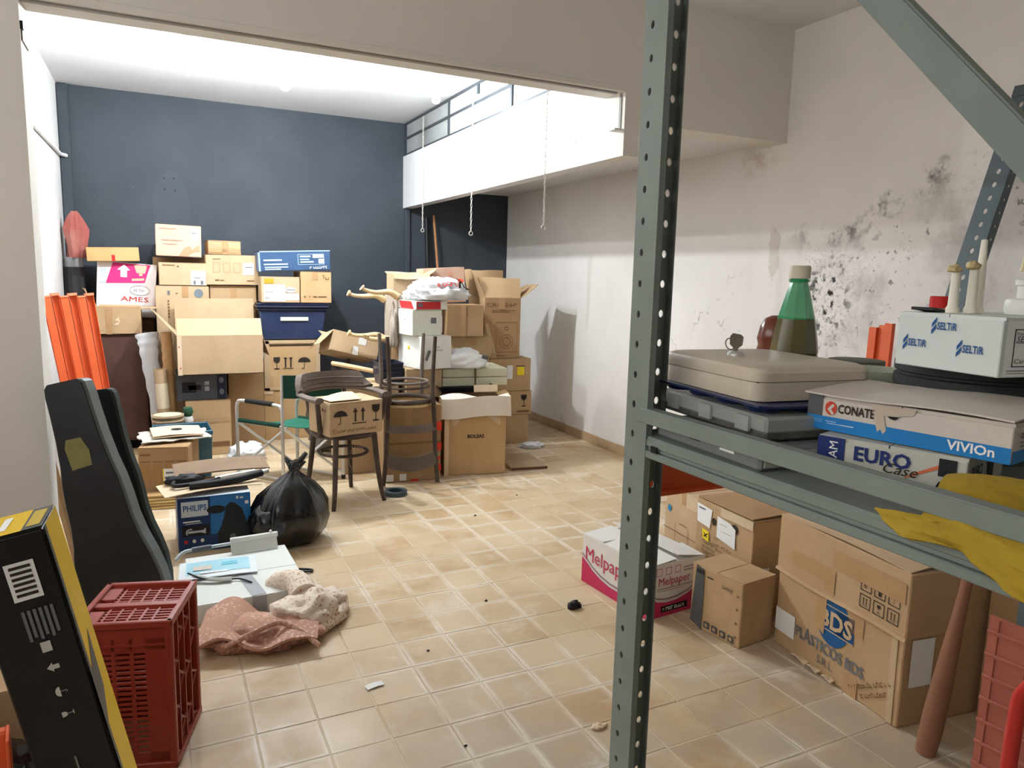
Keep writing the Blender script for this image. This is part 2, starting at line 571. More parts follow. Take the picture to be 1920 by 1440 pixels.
def wall_material(name, base, mould=False, marks=None, rough=.75, dirt=.08):
    n = NT(name)
    big = n.noise(0.9, 4); fine = n.noise(14, 6)
    c = n.mix(n.ramp(big, .35, .7), n.rgb(base), n.rgb([x * (1 - dirt) for x in base]))
    c = n.mix(n.op('MULTIPLY', n.ramp(fine, .55, .8), dirt), c, n.rgb((150, 140, 130)))
    if mould:
        # ragged tide line that climbs towards the front, black spots below it
        line = n.op('SUBTRACT', n.op('MULTIPLY_ADD', n.y, -0.34, 2.93), n.z)            # >0 below the line
        line = n.op('ADD', line, n.op('MULTIPLY', n.op('SUBTRACT', n.noise(2.2, 5), .5), .55))
        nearline = n.op('MULTIPLY', n.ramp(line, -.05, .02), n.ramp(line, .03, .22, 1, 0))
        yreg = n.op('MULTIPLY', n.ramp(n.y, 3.15, 3.55, 1, 0), n.ramp(n.y, -1.0, .2))
        below = n.op('MULTIPLY', n.ramp(line, -.02, .25), n.ramp(line, .5, 1.3, 1, 0))
        sp = n.ramp(n.noise(24, 3, .6), .60, .70)
        sp2 = n.ramp(n.noise(9, 5, .65, dist=.4), .60, .72)
        patch = n.ramp(n.noise(1.9, 4), .44, .62)
        m1 = n.op('MULTIPLY', n.op('MULTIPLY', nearline, n.ramp(n.noise(7, 6, .7), .48, .66)), yreg)
        m2 = n.op('MULTIPLY', n.op('MULTIPLY', n.op('MAXIMUM', sp, n.op('MULTIPLY', sp2, .7)), below), n.op('MULTIPLY', yreg, patch))
        # dense black colony beside the bottle
        dy = n.op('SUBTRACT', n.y, 3.12); dz = n.op('SUBTRACT', n.z, 1.42)
        rr = n.op('SQRT', n.op('ADD', n.op('MULTIPLY', n.op('MULTIPLY', dy, dy), 5.0), n.op('MULTIPLY', n.op('MULTIPLY', dz, dz), 2.0)))
        m3 = n.op('MULTIPLY', n.ramp(rr, .15, .62, 1, 0), n.op('MAXIMUM', n.ramp(n.noise(16, 4, .6), .52, .64), n.op('MULTIPLY', n.ramp(n.noise(45, 3, .6), .5, .7), .5)))
        mm = n.op('MAXIMUM', n.op('MULTIPLY', m1, .75), n.op('MAXIMUM', n.op('MULTIPLY', m2, .7), m3), clamp=True)
        # grey haze of mildew
        hz = n.op('MULTIPLY', n.op('MULTIPLY', n.ramp(line, -.05, .3), n.ramp(line, .6, 1.2, 1, 0)), n.op('MULTIPLY', yreg, n.ramp(n.noise(3.5, 6, .7), .42, .7)))
        c = n.mix(n.op('MULTIPLY', hz, .45), c, n.rgb((140, 134, 130)))
        # brown peeled plaster
        py = n.op('SUBTRACT', n.y, 3.56); pz = n.op('SUBTRACT', n.z, 1.72)
        pr = n.op('SQRT', n.op('ADD', n.op('MULTIPLY', n.op('MULTIPLY', py, py), 30.0), n.op('MULTIPLY', n.op('MULTIPLY', pz, pz), 3.0)))
        pl = n.ramp(n.op('ADD', pr, n.op('MULTIPLY', n.op('SUBTRACT', n.noise(11, 4), .5), .7)), .22, .30, 1, 0)
        c = n.mix(n.op('MULTIPLY', pl, .4), c, n.rgb((176, 158, 138)))
        # damp brown stain below the soffit corner
        sy = n.op('SUBTRACT', n.y, 3.75); sz = n.op('SUBTRACT', n.z, 2.3)
        sr = n.op('SQRT', n.op('ADD', n.op('MULTIPLY', n.op('MULTIPLY', sy, sy), 4.0), n.op('MULTIPLY', n.op('MULTIPLY', sz, sz), 8.0)))
        st = n.op('MULTIPLY', n.ramp(sr, .05, .5, 1, 0), n.ramp(n.noise(5, 5, .7), .45, .7))
        c = n.mix(n.op('MULTIPLY', st, .6), c, n.rgb((170, 140, 100)))
        # thin crack scribbles and scuffs further back
        cy = n.op('MULTIPLY', n.ramp(n.y, 3.5, 3.8), n.ramp(n.y, 4.4, 4.7, 1, 0))
        cz = n.op('MULTIPLY', n.ramp(n.z, .85, 1.1), n.ramp(n.z, 1.5, 1.65, 1, 0))
        cr = n.op('ABSOLUTE', n.op('SUBTRACT', n.noise(2.6, 4, .6), .5))
        crk = n.op('MULTIPLY', n.op('MULTIPLY', cy, cz), n.op('MULTIPLY', n.ramp(cr, .002, .014, 1, 0), n.ramp(n.noise(6, 3), .5, .62)))
        mm = n.op('MAXIMUM', mm, n.op('MULTIPLY', crk, .5), clamp=True)
        c = n.mix(mm, c, n.rgb((44, 40, 40)))
        # scuffs near the floor
        low = n.op('MULTIPLY', n.ramp(n.z, .05, .5, 1, 0), n.ramp(n.noise(9, 6, .7), .58, .72))
        c = n.mix(n.op('MULTIPLY', low, .35), c, n.rgb((120, 112, 108)))
    if marks:
        (y0, y1, z0, z1) = marks
        reg = n.op('MULTIPLY', n.op('MULTIPLY', n.ramp(n.y, y0, y0 + .15), n.ramp(n.y, y1 - .15, y1, 1, 0)), n.op('MULTIPLY', n.ramp(n.z, z0, z0 + .1), n.ramp(n.z, z1 - .1, z1, 1, 0)))
        k = n.op('MULTIPLY', reg, n.ramp(n.noise(9, 5, .65), .62, .68))
        c = n.mix(n.op('MULTIPLY', k, .7), c, n.rgb((120, 112, 104)))
    n.bump(n.op('ADD', n.op('MULTIPLY', n.noise(60, 4), .4), n.noise(7, 3)), .10, .01)
    return n.done(c, rough)

WALL_WHITE = wall_material('white_limewash', (222, 220, 218))
WALL_RIGHT = wall_material('mouldy_white_wall', (234, 229, 224), mould=True, dirt=.05)
WALL_BEAM = wall_material('white_beam_paint', (226, 226, 226), marks=(3.8, 4.7, 2.2, 2.68))
WALL_HEADER = wall_material('header_paint', (228, 223, 215), dirt=.04)
CEIL = wall_material('ceiling_paint', (226, 226, 226), dirt=.03)

def navy():
    n = NT('navy_wall_paint')
    c = n.mix(n.ramp(n.noise(1.6, 5), .35, .7), n.rgb((56, 62, 69)), n.rgb((64, 70, 77)))
    # pale worn patch where something hung
    dx = n.op('SUBTRACT', n.x, .16); dz = n.op('SUBTRACT', n.z, 2.05)
    r = n.op('SQRT', n.op('ADD', n.op('MULTIPLY', n.op('MULTIPLY', dx, dx), 30.0), n.op('MULTIPLY', n.op('MULTIPLY', dz, dz), 7.0)))
    c = n.mix(n.op('MULTIPLY', n.ramp(r, .78, .92, 1, 0), .16), c, n.rgb((74, 84, 96)))
    sp = n.ramp(n.noise(28, 2), .77, .80)
    c = n.mix(n.op('MULTIPLY', sp, .3), c, n.rgb((130, 140, 150)))
    n.bump(n.op('ADD', n.op('MULTIPLY', n.noise(70, 3), .5), n.noise(9, 4)), .18, .01)
    return n.done(c, .65, .3)
NAVY = navy()

GREY_TRACK = pm('track_groove_paint', (150, 146, 140), rough=.6, var=.08)
TS = 0.2                       # floor tile pitch
TX0, TY0 = 1.237, 2.33         # a grout crossing
def tile_mat(grout=False):
    n = NT('grout_dust' if grout else 'ochre_floor_tile')
    if grout:
        c = n.mix(n.ramp(n.noise(3, 5), .4, .65), n.rgb((210, 194, 168)), n.rgb((178, 158, 130)))
        return n.done(c, .9, .1)
    oi = n.nt.nodes.new('ShaderNodeObjectInfo')
    # tile id from the grid so that joined and single tiles vary alike
    ix = n.op('FLOOR', n.op('DIVIDE', n.op('SUBTRACT', n.x, TX0), TS)); iy = n.op('FLOOR', n.op('DIVIDE', n.op('SUBTRACT', n.y, TY0), TS))
    wn = n.nt.nodes.new('ShaderNodeTexWhiteNoise'); wn.noise_dimensions = '2D'
    cb = n.nt.nodes.new('ShaderNodeCombineXYZ'); n._in(cb.inputs[0], ix); n._in(cb.inputs[1], iy)
    n.nt.links.new(cb.outputs[0], wn.inputs['Vector'])
    rnd = wn.outputs['Value']
    c = n.mix(rnd, n.rgb((176, 146, 107)), n.rgb((198, 176, 143)))
    c = n.mix(n.op('MULTIPLY', n.ramp(n.noise(2.0, 6, .65), .40, .64), .75), c, n.rgb((206, 184, 152)))
    # patchy grey towards the front of the store
    grey = n.op('MULTIPLY', n.ramp(n.y, 1.4, 3.0, 1, 0), n.ramp(n.noise(1.6, 5, .6), .36, .62))
    c = n.mix(n.op('MULTIPLY', grey, .75), c, n.rgb((168, 158, 144)))
    # chalky dust that spreads from some of the joints
    fx = n.op('ABSOLUTE', n.op('SUBTRACT', n.op('FRACT', n.op('DIVIDE', n.op('SUBTRACT', n.x, TX0), TS)), .5))
    fy = n.op('ABSOLUTE', n.op('SUBTRACT', n.op('FRACT', n.op('DIVIDE', n.op('SUBTRACT', n.y, TY0), TS)), .5))
    edge = n.op('MAXIMUM', fx, fy)
    edge = n.op('ADD', edge, n.op('MULTIPLY', n.op('SUBTRACT', n.noise(14, 4), .5), .10))
    m = n.op('MULTIPLY', n.ramp(edge, .38, .5), n.ramp(n.noise(1.3, 4), .42, .6))
    c = n.mix(n.op('MULTIPLY', m, .75), c, n.rgb((224, 216, 204)))
    hz = n.op('MULTIPLY', n.ramp(n.noise(2.7, 5, .6, dist=.6), .56, .70), .55)
    c = n.mix(hz, c, n.rgb((220, 210, 194)))
    # fine scratches and spots
    s = n.ramp(n.noise(30, 5, .7), .62, .74)
    c = n.mix(n.op('MULTIPLY', s, .22), c, n.rgb((120, 98, 72)))
    n.bump(n.op('ADD', n.noise(6, 5), n.op('MULTIPLY', n.noise(60, 4), .25)), .12, .01)
    return n.done(c, n.ramp(n.noise(3.3, 4), .3, .7, .38, .68), .35)
TILE = tile_mat(); GROUT = tile_mat(True)

# ------------------------------------------------------------------ the room
XR, XL, YB = 3.57, -0.693, 7.556      # right wall, left wall of the store, back wall
YH0, YH1 = 3.52, 3.72                 # the wall with the wide opening
ZC = 3.03
YF = -2.2                             # front wall behind the photographer
XLF = -2.2                            # left wall of the front room

fl = struct('floor', MB().lohi((XLF - .2, YF, -.12), (XR + .2, YB + .2, -.002)), GROUT)
def proj(p):
    q = Vector(p) - CAM_POS
    z = q.dot(CAM_F)
    if z < .05: return None
    return 960 + 1372.93 * q.dot(CAM_R) / z, 720 + 1372.93 * q.dot(CAM_D) / z, z
tm = MB(); hs = TS / 2 - .0028
tm.add([(-hs, -hs, -.006), (hs, -hs, -.006), (hs, hs, -.006), (-hs, hs, -.006),
        (-hs, -hs, -.0012), (hs, -hs, -.0012), (hs, hs, -.0012), (-hs, hs, -.0012),
        (-hs + .002, -hs + .002, 0), (hs - .002, -hs + .002, 0), (hs - .002, hs - .002, 0), (-hs + .002, hs - .002, 0)],
       [[0, 1, 5, 4], [1, 2, 6, 5], [2, 3, 7, 6], [3, 0, 4, 7], [4, 5, 9, 8], [5, 6, 10, 9], [6, 7, 11, 10], [7, 4, 8, 11], [8, 9, 10, 11]])
cells = []
rest = MB()
for i in range(-18, 13):
    for j in range(-20, 28):
        x = TX0 + (i + .5) * TS; y = TY0 + (j + .5) * TS
        if x > XR - .02 or y > YB - .02 or x < XLF or y < YF: continue
        if y > YH0 - .05 and x < XL: continue
        p = proj((x, y, 0))
        vis = p is not None and -40 < p[0] < 1960 and p[1] < 1500 and x > -.65
        cells.append(((x - 0) ** 2 + y ** 2 if vis else 1e6 + x * x + y * y, x, y))
cells.sort()
base_tile = tm.build('floor_tile', TILE, fl)
for k, (dd, x, y) in enumerate(cells):
    if k == 0:
        o = base_tile
    elif k < 300:
        o = base_tile.copy(); COL.objects.link(o); o.parent = fl
    else:
        rest.add([(a + x, b + y, c - .0002 * ((k * 7) % 4)) for a, b, c in tm.v], tm.f); continue
    o.location = (x, y, -.0003 * ((k * 7) % 4)); o.rotation_euler = (0, 0, (k % 4) * PI / 2)
ro = rest.build('floor_tile_field', TILE, fl); ro['kind'] = 'stuff'

struct('wall_right', MB().lohi((XR, YF, 0), (XR + .2, YB + .2, ZC)), WALL_RIGHT)
struct('wall_back', MB().lohi((XL - .2, YB, 0), (XR, YB + .2, ZC)), NAVY)
struct('wall_left', MB().lohi((XL - .2, YH1, 0), (XL, YB, ZC)), WALL_WHITE)
struct('wall_front_left', MB().lohi((XLF - .2, YF, 0), (XLF, YH0, 1.65)).lohi((XLF - .2, YF, 2.80), (XLF, YH0, ZC)).lohi((XLF - .2, YF, 1.65), (XLF, -1.9, 2.80)).lohi((XLF - .2, 3.3, 1.65), (XLF, YH0, 2.80)), WALL_WHITE)  # opening added out of view to let fill light into the front room
struct('wall_front', MB().lohi((XLF, YF - .15, 0), (XR, YF, ZC)), WALL_WHITE)
struct('bounce_absorber', MB().lohi((XLF, YF, 0), (XR, YF + .03, 1.7)), pm('bounce_absorber_dark', (58, 54, 52), rough=.7, var=.1))  # added unseen dark panel that cuts bounce light onto low front faces
fw = struct('added_light_window', MB().lohi((XLF - .12, -1.9, 1.65), (XLF - .08, 3.3, 1.69)).lohi((XLF - .12, -1.9, 2.76), (XLF - .08, 3.3, 2.80)), GREY_TRACK)  # frame of the added, unseen fill-light opening
for k in range(5):
    MB().lohi((XLF - .12, -1.9 + k * 1.29, 1.69), (XLF - .08, -1.86 + k * 1.29, 2.76)).build('mullion', GREY_TRACK, fw)
struct('wall_partition', MB().lohi((XLF - .2, YH0, 0), (-.43, YH1, ZC)), WALL_HEADER)
hd = MB().lohi((-.43, YH0, 2.52), (2.36, YH1, ZC)).lohi((2.36, YH0, 2.365), (XR, YH1, ZC)).lohi((2.36, YH0, 2.18), (2.46, YH1, 2.365))
struct('wall_header', hd, WALL_HEADER)
struct('ceiling', MB().lohi((XLF - .2, YF, ZC), (XR + .2, YB + .2, ZC + .15)), CEIL)
# long beam with the clerestory above it, low soffit of the side bay behind it
struct('wall_beam', MB().lohi((2.36, YH1, 2.18), (2.46, YB, 2.70)), WALL_BEAM)
struct('ceiling_side_bay', MB().lohi((2.46, YH1, 2.385), (XR, YB, 2.45)), CEIL)
# navy pilasters on the back wall
struct('trim_1', MB().lohi((XL, YB - .05, 0), (XL + .085, YB, ZC - .005)), NAVY, bevel=.01)
struct('trim_2', MB().lohi((2.38, YB - .035, 0), (2.43, YB, 2.18)), NAVY, bevel=.006)
# sliding-door track along the head of the opening and down the beam's end
tr = struct('trim_3', MB().lohi((-.43, YH0 + .035, 2.512), (2.33, YH0 + .06, 2.522)), GREY_TRACK)
MB().lohi((-.43, YH0 - .006, 2.515), (2.36, YH0 + .012, 2.545)).build('track_lip', WALL_HEADER, tr, bevel=.003)
MB().lohi((2.354, YH0 + .03, 2.32), (2.362, YH0 + .05, 2.515)).build('track_drop', GREY_TRACK, tr)
MB().lohi((2.30, YH0 + .0, 2.312), (2.362, YH0 + .06, 2.322)).build('track_stop', WALL_BEAM, tr, bevel=.002)
MB().lohi((-.43, YH0 + .02, 2.36), (-.424, YH1 - .02, 2.40)).build('track_end', GREY_TRACK, tr)
MB().lohi((-.432, YH0 + .01, 2.40), (-.42, YH0 + .035, 2.43)).build('track_hook', BLACK, tr)
# conduit along the left wall
struct('trim_4', MB().tube([(XL + .015, YH1, 2.40), (XL + .015, 5.97, 2.41), (XL + .015, 7.42, 2.43), (XL + .05, 7.50, 2.43)], .015, 10), WALL_WHITE, smooth=True)
BASEB = pm('brown_baseboard', (176, 148, 116), rough=.6, var=.15, scale=4)
bb = struct('baseboard_right', MB().lohi((XR - .012, YF, 0), (XR, YF + .2, .085)), BASEB)
for k in range(32):                                     # skirting tiles, one by one
    y0 = YF + .2 + k * .3; y1 = min(YB, y0 + .297)
    if y0 > YB - .02: break
    MB().lohi((XR - .012 - .001 * (k % 3), y0, 0), (XR, y1, .084 + .002 * (k % 2))).build('skirting_tile', BASEB, bb, bevel=.003)
struct('baseboard_back', MB().lohi((XL + .09, YB - .01, 0), (XR - .02, YB, .07)), NAVY)

# clerestory windows over the beam
FRAME = pm('dark_window_bar', (70, 74, 78), rough=.5, var=.2, scale=12, metal=.3)
PANE_W = pm('milky_pane', (236, 238, 240), rough=.25, var=.04, scale=2, spec=.5)
PANE_G = pm('dirty_grey_pane', (150, 152, 150), rough=.3, var=.25, scale=3, spec=.5, dust=.5, dcol=(90, 92, 92))
wy = [3.74, 5.0, 6.27, 7.50]
win = struct('window_1', MB().lohi((2.37, wy[0], 2.70), (2.40, wy[-1] + .04, 2.722)).lohi((2.37, wy[0], 3.005), (2.40, wy[-1] + .04, 3.027)).lohi((2.37, 7.49, 2.72), (2.40, 7.54, 3.01)), FRAME)
MB().lohi((2.368, wy[0], 2.862), (2.402, wy[-1], 2.884)).build('glazing_bar', FRAME, win)
for y in wy[1:3]:
    MB().lohi((2.366, y - .014, 2.722), (2.404, y + .014, 3.005)).build('mullion', FRAME, win)
MB().lohi((2.362, 5.60, 2.93), (2.374, 5.63, 3.0)).build('latch', FRAME, win)
for k in range(3):
    for (z0, z1) in ((2.722, 2.862), (2.884, 3.005)):
        MB().lohi((2.38, wy[k] + .01, z0), (2.386, wy[k + 1] - .01, z1)).build('pane', PANE_G if k == 2 else PANE_W, win)

# four screw holes left in the back wall
hr = struct('trim_5', MB().lohi((.10, YB - .003, 2.30), (.115, YB, 2.315)), BLACK)
for (x, z) in ((.185, 2.30), (.105, 2.20), (.19, 2.195)):
    MB().lohi((x, YB - .003, z), (x + .012, YB, z + .018)).build('screw_hole', BLACK, hr)

# ------------------------------------------------------------------ lamps: bare bulbs on long holders under the ceiling
def lamp_mat(name, k):
    m = bpy.data.materials.new(name); m.use_nodes = True
    b = m.node_tree.nodes['Principled BSDF']
    b.inputs['Base Color'].default_value = (1, 1, 1, 1)
    b.inputs['Emission Color'].default_value = (0.88, 0.95, 1.0, 1)
    b.inputs['Emission Strength'].default_value = k
    return m
def bulb(x, y, ztip, k, label):
    t = thing('light_bulb', label, 'lamp', (x, y, ZC), group='bare bulbs on the store ceiling')
    L = ZC - ztip
    r = .031
    MB().lathe([(.045, 0), (.045, -.012), (.03, -.02), (.026, -.05), (.03, -.055), (.03, -L + .10), (.024, -L + .085), (.022, -L + .062)], 20).build('lamp_holder', WHITE_PLASTIC, t, smooth=True)
    MB().lathe([(.020, -L + .062)] + [(r * math.cos(math.radians(a)), -L + r + r * math.sin(math.radians(a))) for a in (48, 30, 10, -10, -30, -50, -68, -84)], 20).build('glowing_globe', lamp_mat('bulb_glow_%d' % int(x * 100), k), t, smooth=True)
bulb(.25, 5.5, 2.765, BULB_STRENGTH * .45, 'leftmost bare glowing bulb hanging from the white ceiling')
bulb(.87, 5.5, 2.74, BULB_STRENGTH * .9, 'middle bare glowing bulb, hanging lowest from the white ceiling')
bulb(1.975, 5.5, 2.785, BULB_STRENGTH * .15, 'rightmost bare bulb on the ceiling, close to the white beam')

# pull chains hanging from the clerestory
CHAIN = pm('old_chain_metal', (196, 190, 178), rough=.5, metal=.4, var=.2, scale=30)
def chain(x, y, z0, z1, label):
    t = thing('pull_chain', label, 'chain', (x, y, z1), group='pull chains over the beam')
    mb = MB()
    n = int((z0 - z1) / .028)
    for k in range(n):
        z = .03 + k * (z0 - z1 - .03) / n
        a = 0 if k % 2 else PI / 2
        pts = [(math.cos(a) * .006 * math.cos(q * PI / 4), math.sin(a) * .006 * math.cos(q * PI / 4), z + .014 + .017 * math.sin(q * PI / 4)) for q in range(8)]
        mb.tube(pts, .0022, 4, closed=True)
    o = mb.build('links', CHAIN, t, smooth=True); o['kind'] = 'stuff'
    MB().tube([(.016 * math.cos(q * PI / 6), 0, .014 + .016 * math.sin(q * PI / 6)) for q in range(12)], .004, 6, closed=True).build('end_ring', CHAIN, t, smooth=True)
chain(2.345, 6.88, 2.98, 1.91, 'thin pull chain hanging nearest the back wall')
chain(2.345, 5.66, 2.98, 1.83, 'middle pull chain with a clear ring, hanging before the navy wall')
chain(2.345, 4.40, 2.98, 1.815, 'pull chain hanging before the white wall nearest the steel post')

# ================================================================== the pile along the back wall, left to right
G_BACK = 'cartons stacked along the navy wall'
# --- folded parasol in the corner
PARA_RED = pm('dusty_red_cloth', (146, 78, 72), rough=.85, var=.2, scale=5, dust=.75, dcol=(172, 128, 112))
PARA_BLK = pm('black_shiny_cloth', (26, 25, 26), rough=.45, var=.25, scale=8, spec=.5)
PARA_SIL = pm('silver_band', (150, 152, 154), rough=.35, metal=.5, var=.1)
t = thing('parasol', 'folded parasol with dusty red top over silver band and black cloth in the corner', 'parasol', (-.608, 7.22, 0))
def folded(prof, n=36, folds=5, amp=.2, tw=.6, lean=(0, 0)):
    mb = MB(); vs = []; fs = []
    for i, (r, z) in enumerate(prof):
        for k in range(n):
            a = 2 * PI * k / n
            rr = r * (1 + amp * math.sin(folds * a + tw * z * 6) + .08 * math.sin(11 * a + z * 9))
            vs.append((rr * math.cos(a) + lean[0] * z, rr * math.sin(a) * .8 + lean[1] * z, z))
    for i in range(len(prof) - 1):
        for k in range(n):
            fs.append([i * n + k, i * n + (k + 1) % n, (i + 1) * n + (k + 1) % n, (i + 1) * n + k])
    fs.append(list(range(n))[::-1]); fs.append([(len(prof) - 1) * n + k for k in range(n)])
    return mb.add(vs, fs)
folded([(.07, .55), (.085, .7), (.09, 1.0), (.08, 1.3), (.075, 1.49)], amp=.14).build('black_cover', PARA_BLK, t, smooth=True)
folded([(.066, 1.48), (.068, 1.57)], amp=.08).build('silver_band', PARA_SIL, t, smooth=True)
folded([(.066, 1.565), (.070, 1.66), (.078, 1.74), (.084, 1.80), (.070, 1.85), (.05, 1.90), (.02, 1.95)], amp=.22, lean=(.012, 0), folds=3, tw=1.4).build('red_hood', PARA_RED, t, smooth=True)
MB().tube([(0, 0, 0), (0, 0, .56)], .02, 10).build('pole', ALU, t, smooth=True)

# --- dark brown cabinet carrying an open carton
CABW = pm('dark_brown_veneer', (84, 58, 50), rough=.6, var=.22, scale=7, spec=.3, dust=.2, dcol=(110, 86, 76))
t = thing('cabinet', 'dark brown wooden cabinet side standing behind the orange channels', 'cabinet', (-.29, 6.92, 0))
MB().box((0, 0, .52), (.40, .44, .88)).build('carcass', CABW, t, bevel=.006)
MB().box((0, .03, .04), (.36, .36, .08)).build('plinth', BLACK_MATT, t)
MB().box((0, -.222, .52), (.37, .006, .84)).build('door', CABW, t, bevel=.002)
t = carton('open_carton', 'open cardboard carton with raised flaps on top of the dark brown cabinet', (-.28, 6.845), .962, (.33, .33, .205), 0, CB_MID, top='open',
           flaps=[('b', .10, 75, .02, .01), ('l', .17, 28), ('r', .12, 88, 0, .01)], group=G_BACK)
frontape(t, .3, .0, 1.0, .045)
decal(t, 'f', [[(.42, .55), (.55, .5), (.5, .66)], [(.38, .38), (.5, .36), (.52, .5)]], CB_PALE, 'torn_patch')
# support hidden behind: low carton stack that carries the printed white box
carton('carton', 'plain cardboard carton hidden behind the dark brown cabinet under the white printed box', (-.24, 7.33), 0, (.44, .40, 1.06), 0, CB_DARK, group=G_BACK)
# --- white and magenta printed box
WBOX = pm('white_printed_card', (236, 226, 222), rough=.6, var=.03, scale=6)
MAG = pm('magenta_print', (206, 44, 116), rough=.6, var=.06, scale=30)
t = carton('printed_box', 'white printed box with magenta panel, arrow and AMES lettering, tilted', (-.235, 7.20), 1.075, (.45, .30, .455), 0, WBOX, rot=(math.radians(-3), math.radians(3.5), 0), tape=None, group=G_BACK)
decal(t, 'f', [[(.15, .60), (.80, .65), (.89, .985), (.26, .985)]], MAG, 'magenta_panel')
decal(t, 'f', [[(.33, .86), (.55, .86), (.45, .965)], [(.39, .73), (.50, .73), (.50, .87), (.39, .87)]], WHITE_INK, 'arrow_mark', off=.0035)
decal(t, 'f', [[(.66, .82), (.80, .82), (.84, .97), (.61, .97)], [(.70, .77), (.76, .77), (.76, .83), (.70, .83)], [(.58, .665), (.79, .69), (.79, .735), (.58, .71)]], CB_PEACH, 'cup_mark', off=.0035)
decal(t, 'f', ring2(.72, .50, .17, .095, .008, 28), INK_GREY, 'oval_mark')
write(t, 'f', '30 TH', .61, .475, .032, INK_GREY)
write(t, 'f', 'AMES', .40, .29, .058, RED_INK, width=.21)
decal(t, 'f', [R4(.05, .60, .16, .66), R4(.06, .70, .15, .88)], pm('pale_print', (190, 196, 200), rough=.7), 'small_mark')
# --- long carton on top of it
t = carton('carton', 'long low cardboard carton with a red tape tab on the white printed box', (-.31, 7.16), 1.545, (.39, .30, .115), 2, board('cardboard_gold', (190, 154, 102)), rot=(0, math.radians(-2), math.radians(2)), tape=None, group=G_BACK)
frontape(t, .5, 0, .45, .025, mat=RED_INK)

# --- rolls standing beside the cabinet
CLOTH_W = pm('white_cloth', (226, 228, 232), rough=.85, var=.05, scale=5)
t = thing('cloth_roll', 'limp white cloth roll hanging beside the dark brown cabinet', 'cloth', (-.05, 6.56, 0))
pts = spline([(-.03, .02, .975), (-.02, .0, .90), (-.015, -.01, .80), (.0, -.01, .62), (.02, 0, .40), (.03, 0, .0)], 6)
MB().tube(pts, [(.085 - .045 * i / len(pts)) * (1 + .07 * math.sin(i * 1.3)) for i in range(len(pts))], 18, flat=.45, up=(0, 1, 0)).build('cloth', CLOTH_W, t, smooth=True)
WRAP = pm('brown_wrapping_paper', (190, 150, 102), rough=.6, var=.15, scale=10, bump=.3, bscale=18)
t = thing('paper_roll', 'tall roll wrapped in creased brown paper beside the open big carton', 'roll', (.082, 6.46, 0), rot=(math.radians(2), math.radians(-1.2), 0))
pr = []
for i in range(40):
    z = i * .0255; pr.append((.04 + .004 * math.sin(i * 2.1), z))
MB().lathe(pr, 20).build('wrapping', WRAP, t, smooth=True)
t = thing('paper_roll', 'short pale cardboard tube with a paper band in front of the brown roll', 'roll', (.035, 6.36, 0), rot=(0, math.radians(-2.5), 0))
MB().lathe([(.046, 0), (.046, .71), (.042, .71), (.042, .68)], 20).build('tube', CB_LIGHT, t, smooth=True)
MB().lathe([(.0475, .40), (.0475, .60)], 20).build('paper_band', pm('cream_paper', (220, 206, 180), rough=.8), t, smooth=True)
t = thing('waste_basket', 'round striped basket standing before the paper rolls', 'basket', (.045, 6.12, 0))
BASK = pm('olive_basket', (120, 106, 80), rough=.6, var=.2, scale=9)
MB().lathe([(.085, 0), (.105, .30), (.110, .39), (.102, .39), (.098, .30), (.08, .01)], 28).build('bucket', BASK, t, smooth=True)
for z in (.29, .34, .375):
    r0 = .085 + .02 * (z / .3)
    MB().lathe([(r0 + .003, z), (r0 + .005, z + .012)], 28).build('stripe', CB_PALE, t, smooth=True)
STRIPE_G = pm('green_stripe', (46, 84, 62), rough=.8)
t = thing('striped_cloth', 'green and white striped cloth bundle beside the basket', 'cloth', (.19, 6.20, 0))
for k in range(6):
    MB().lathe([(.03 + .006 * math.sin(k), k * .07), (.04, k * .07 + .035), (.032, k * .07 + .07)], 14).build('stripe', STRIPE_G if k % 2 else PAPER, t, smooth=True)

# --- tower with the big open carton
t = carton('carton', 'plain cardboard carton on the floor below the dark product box', (.345, 6.52), 0, (.34, .45, .455), 0, CB_MID, group=G_BACK)
decal(t, 'f', [R4(.56, .16, .95, .24)], INK_BROWN, 'printed_bar'); decal(t, 'f', [R4(.1, .60, .95, .615), R4(.1, .66, .95, .668)], CB_DARK, 'crease')
t = carton('carton', 'tall cardboard carton standing left of the crate with fragile marks', (.665, 6.715), 0, (.29, .33, .668), 0, CB_MID, group=G_BACK)
DARKBOX = pm('dark_grey_print', (74, 74, 80), rough=.5, var=.2, scale=6)
t = carton('product_box', 'dark grey product box with device picture under the big open carton', (.305, 6.50), .458, (.37, .40, .21), 0, DARKBOX, tape=None, group=G_BACK)
decal(t, 'f', [R4(.10, .30, .38, .70), R4(.22, .40, .48, .58)], BLACK, 'device_picture')
decal(t, 'f', [R4(.55, .35, .64, .52), R4(.55, .58, .64, .72)], pm('grey_print', (150, 152, 160), rough=.6), 'small_picture')
decal(t, 'f', [R4(.80, .02, .98, .98)], pm('navy_print', (30, 34, 52), rough=.5), 'dark_panel')
decal(t, 'f', [ell(.89, .3, .05, .12, 10), ell(.89, .75, .05, .12, 10)], INK_GREY, 'round_mark', off=.0035)
t = carton('open_carton', 'big open cardboard carton with folded-out flaps and white wrapping inside', (.45, 6.50), .672, (.635, .56, .31), 0, CB_LIGHT, top='open',
           flaps=[('f', .16, -38, .0, .008), ('b', .27, 4, .0, .012), ('l', .27, 42, .02, .01), ('r', .18, 165, .02, .01)], flapmat=CB_LIGHT, group=G_BACK)
decal(t, 'f', [R4(0, 0, .05, 1)], CB_PALE, 'side_seam')
decal(t, 'f', [ell(.02, .72, .008, .02, 8), ell(.03, .18, .008, .02, 8)], RED_INK, 'staple_mark', off=.0035)
w = thing('wrapping_sheet', 'crumpled white wrapping sticking out of the big open carton', 'wrapping', (.50, 6.55, .683))
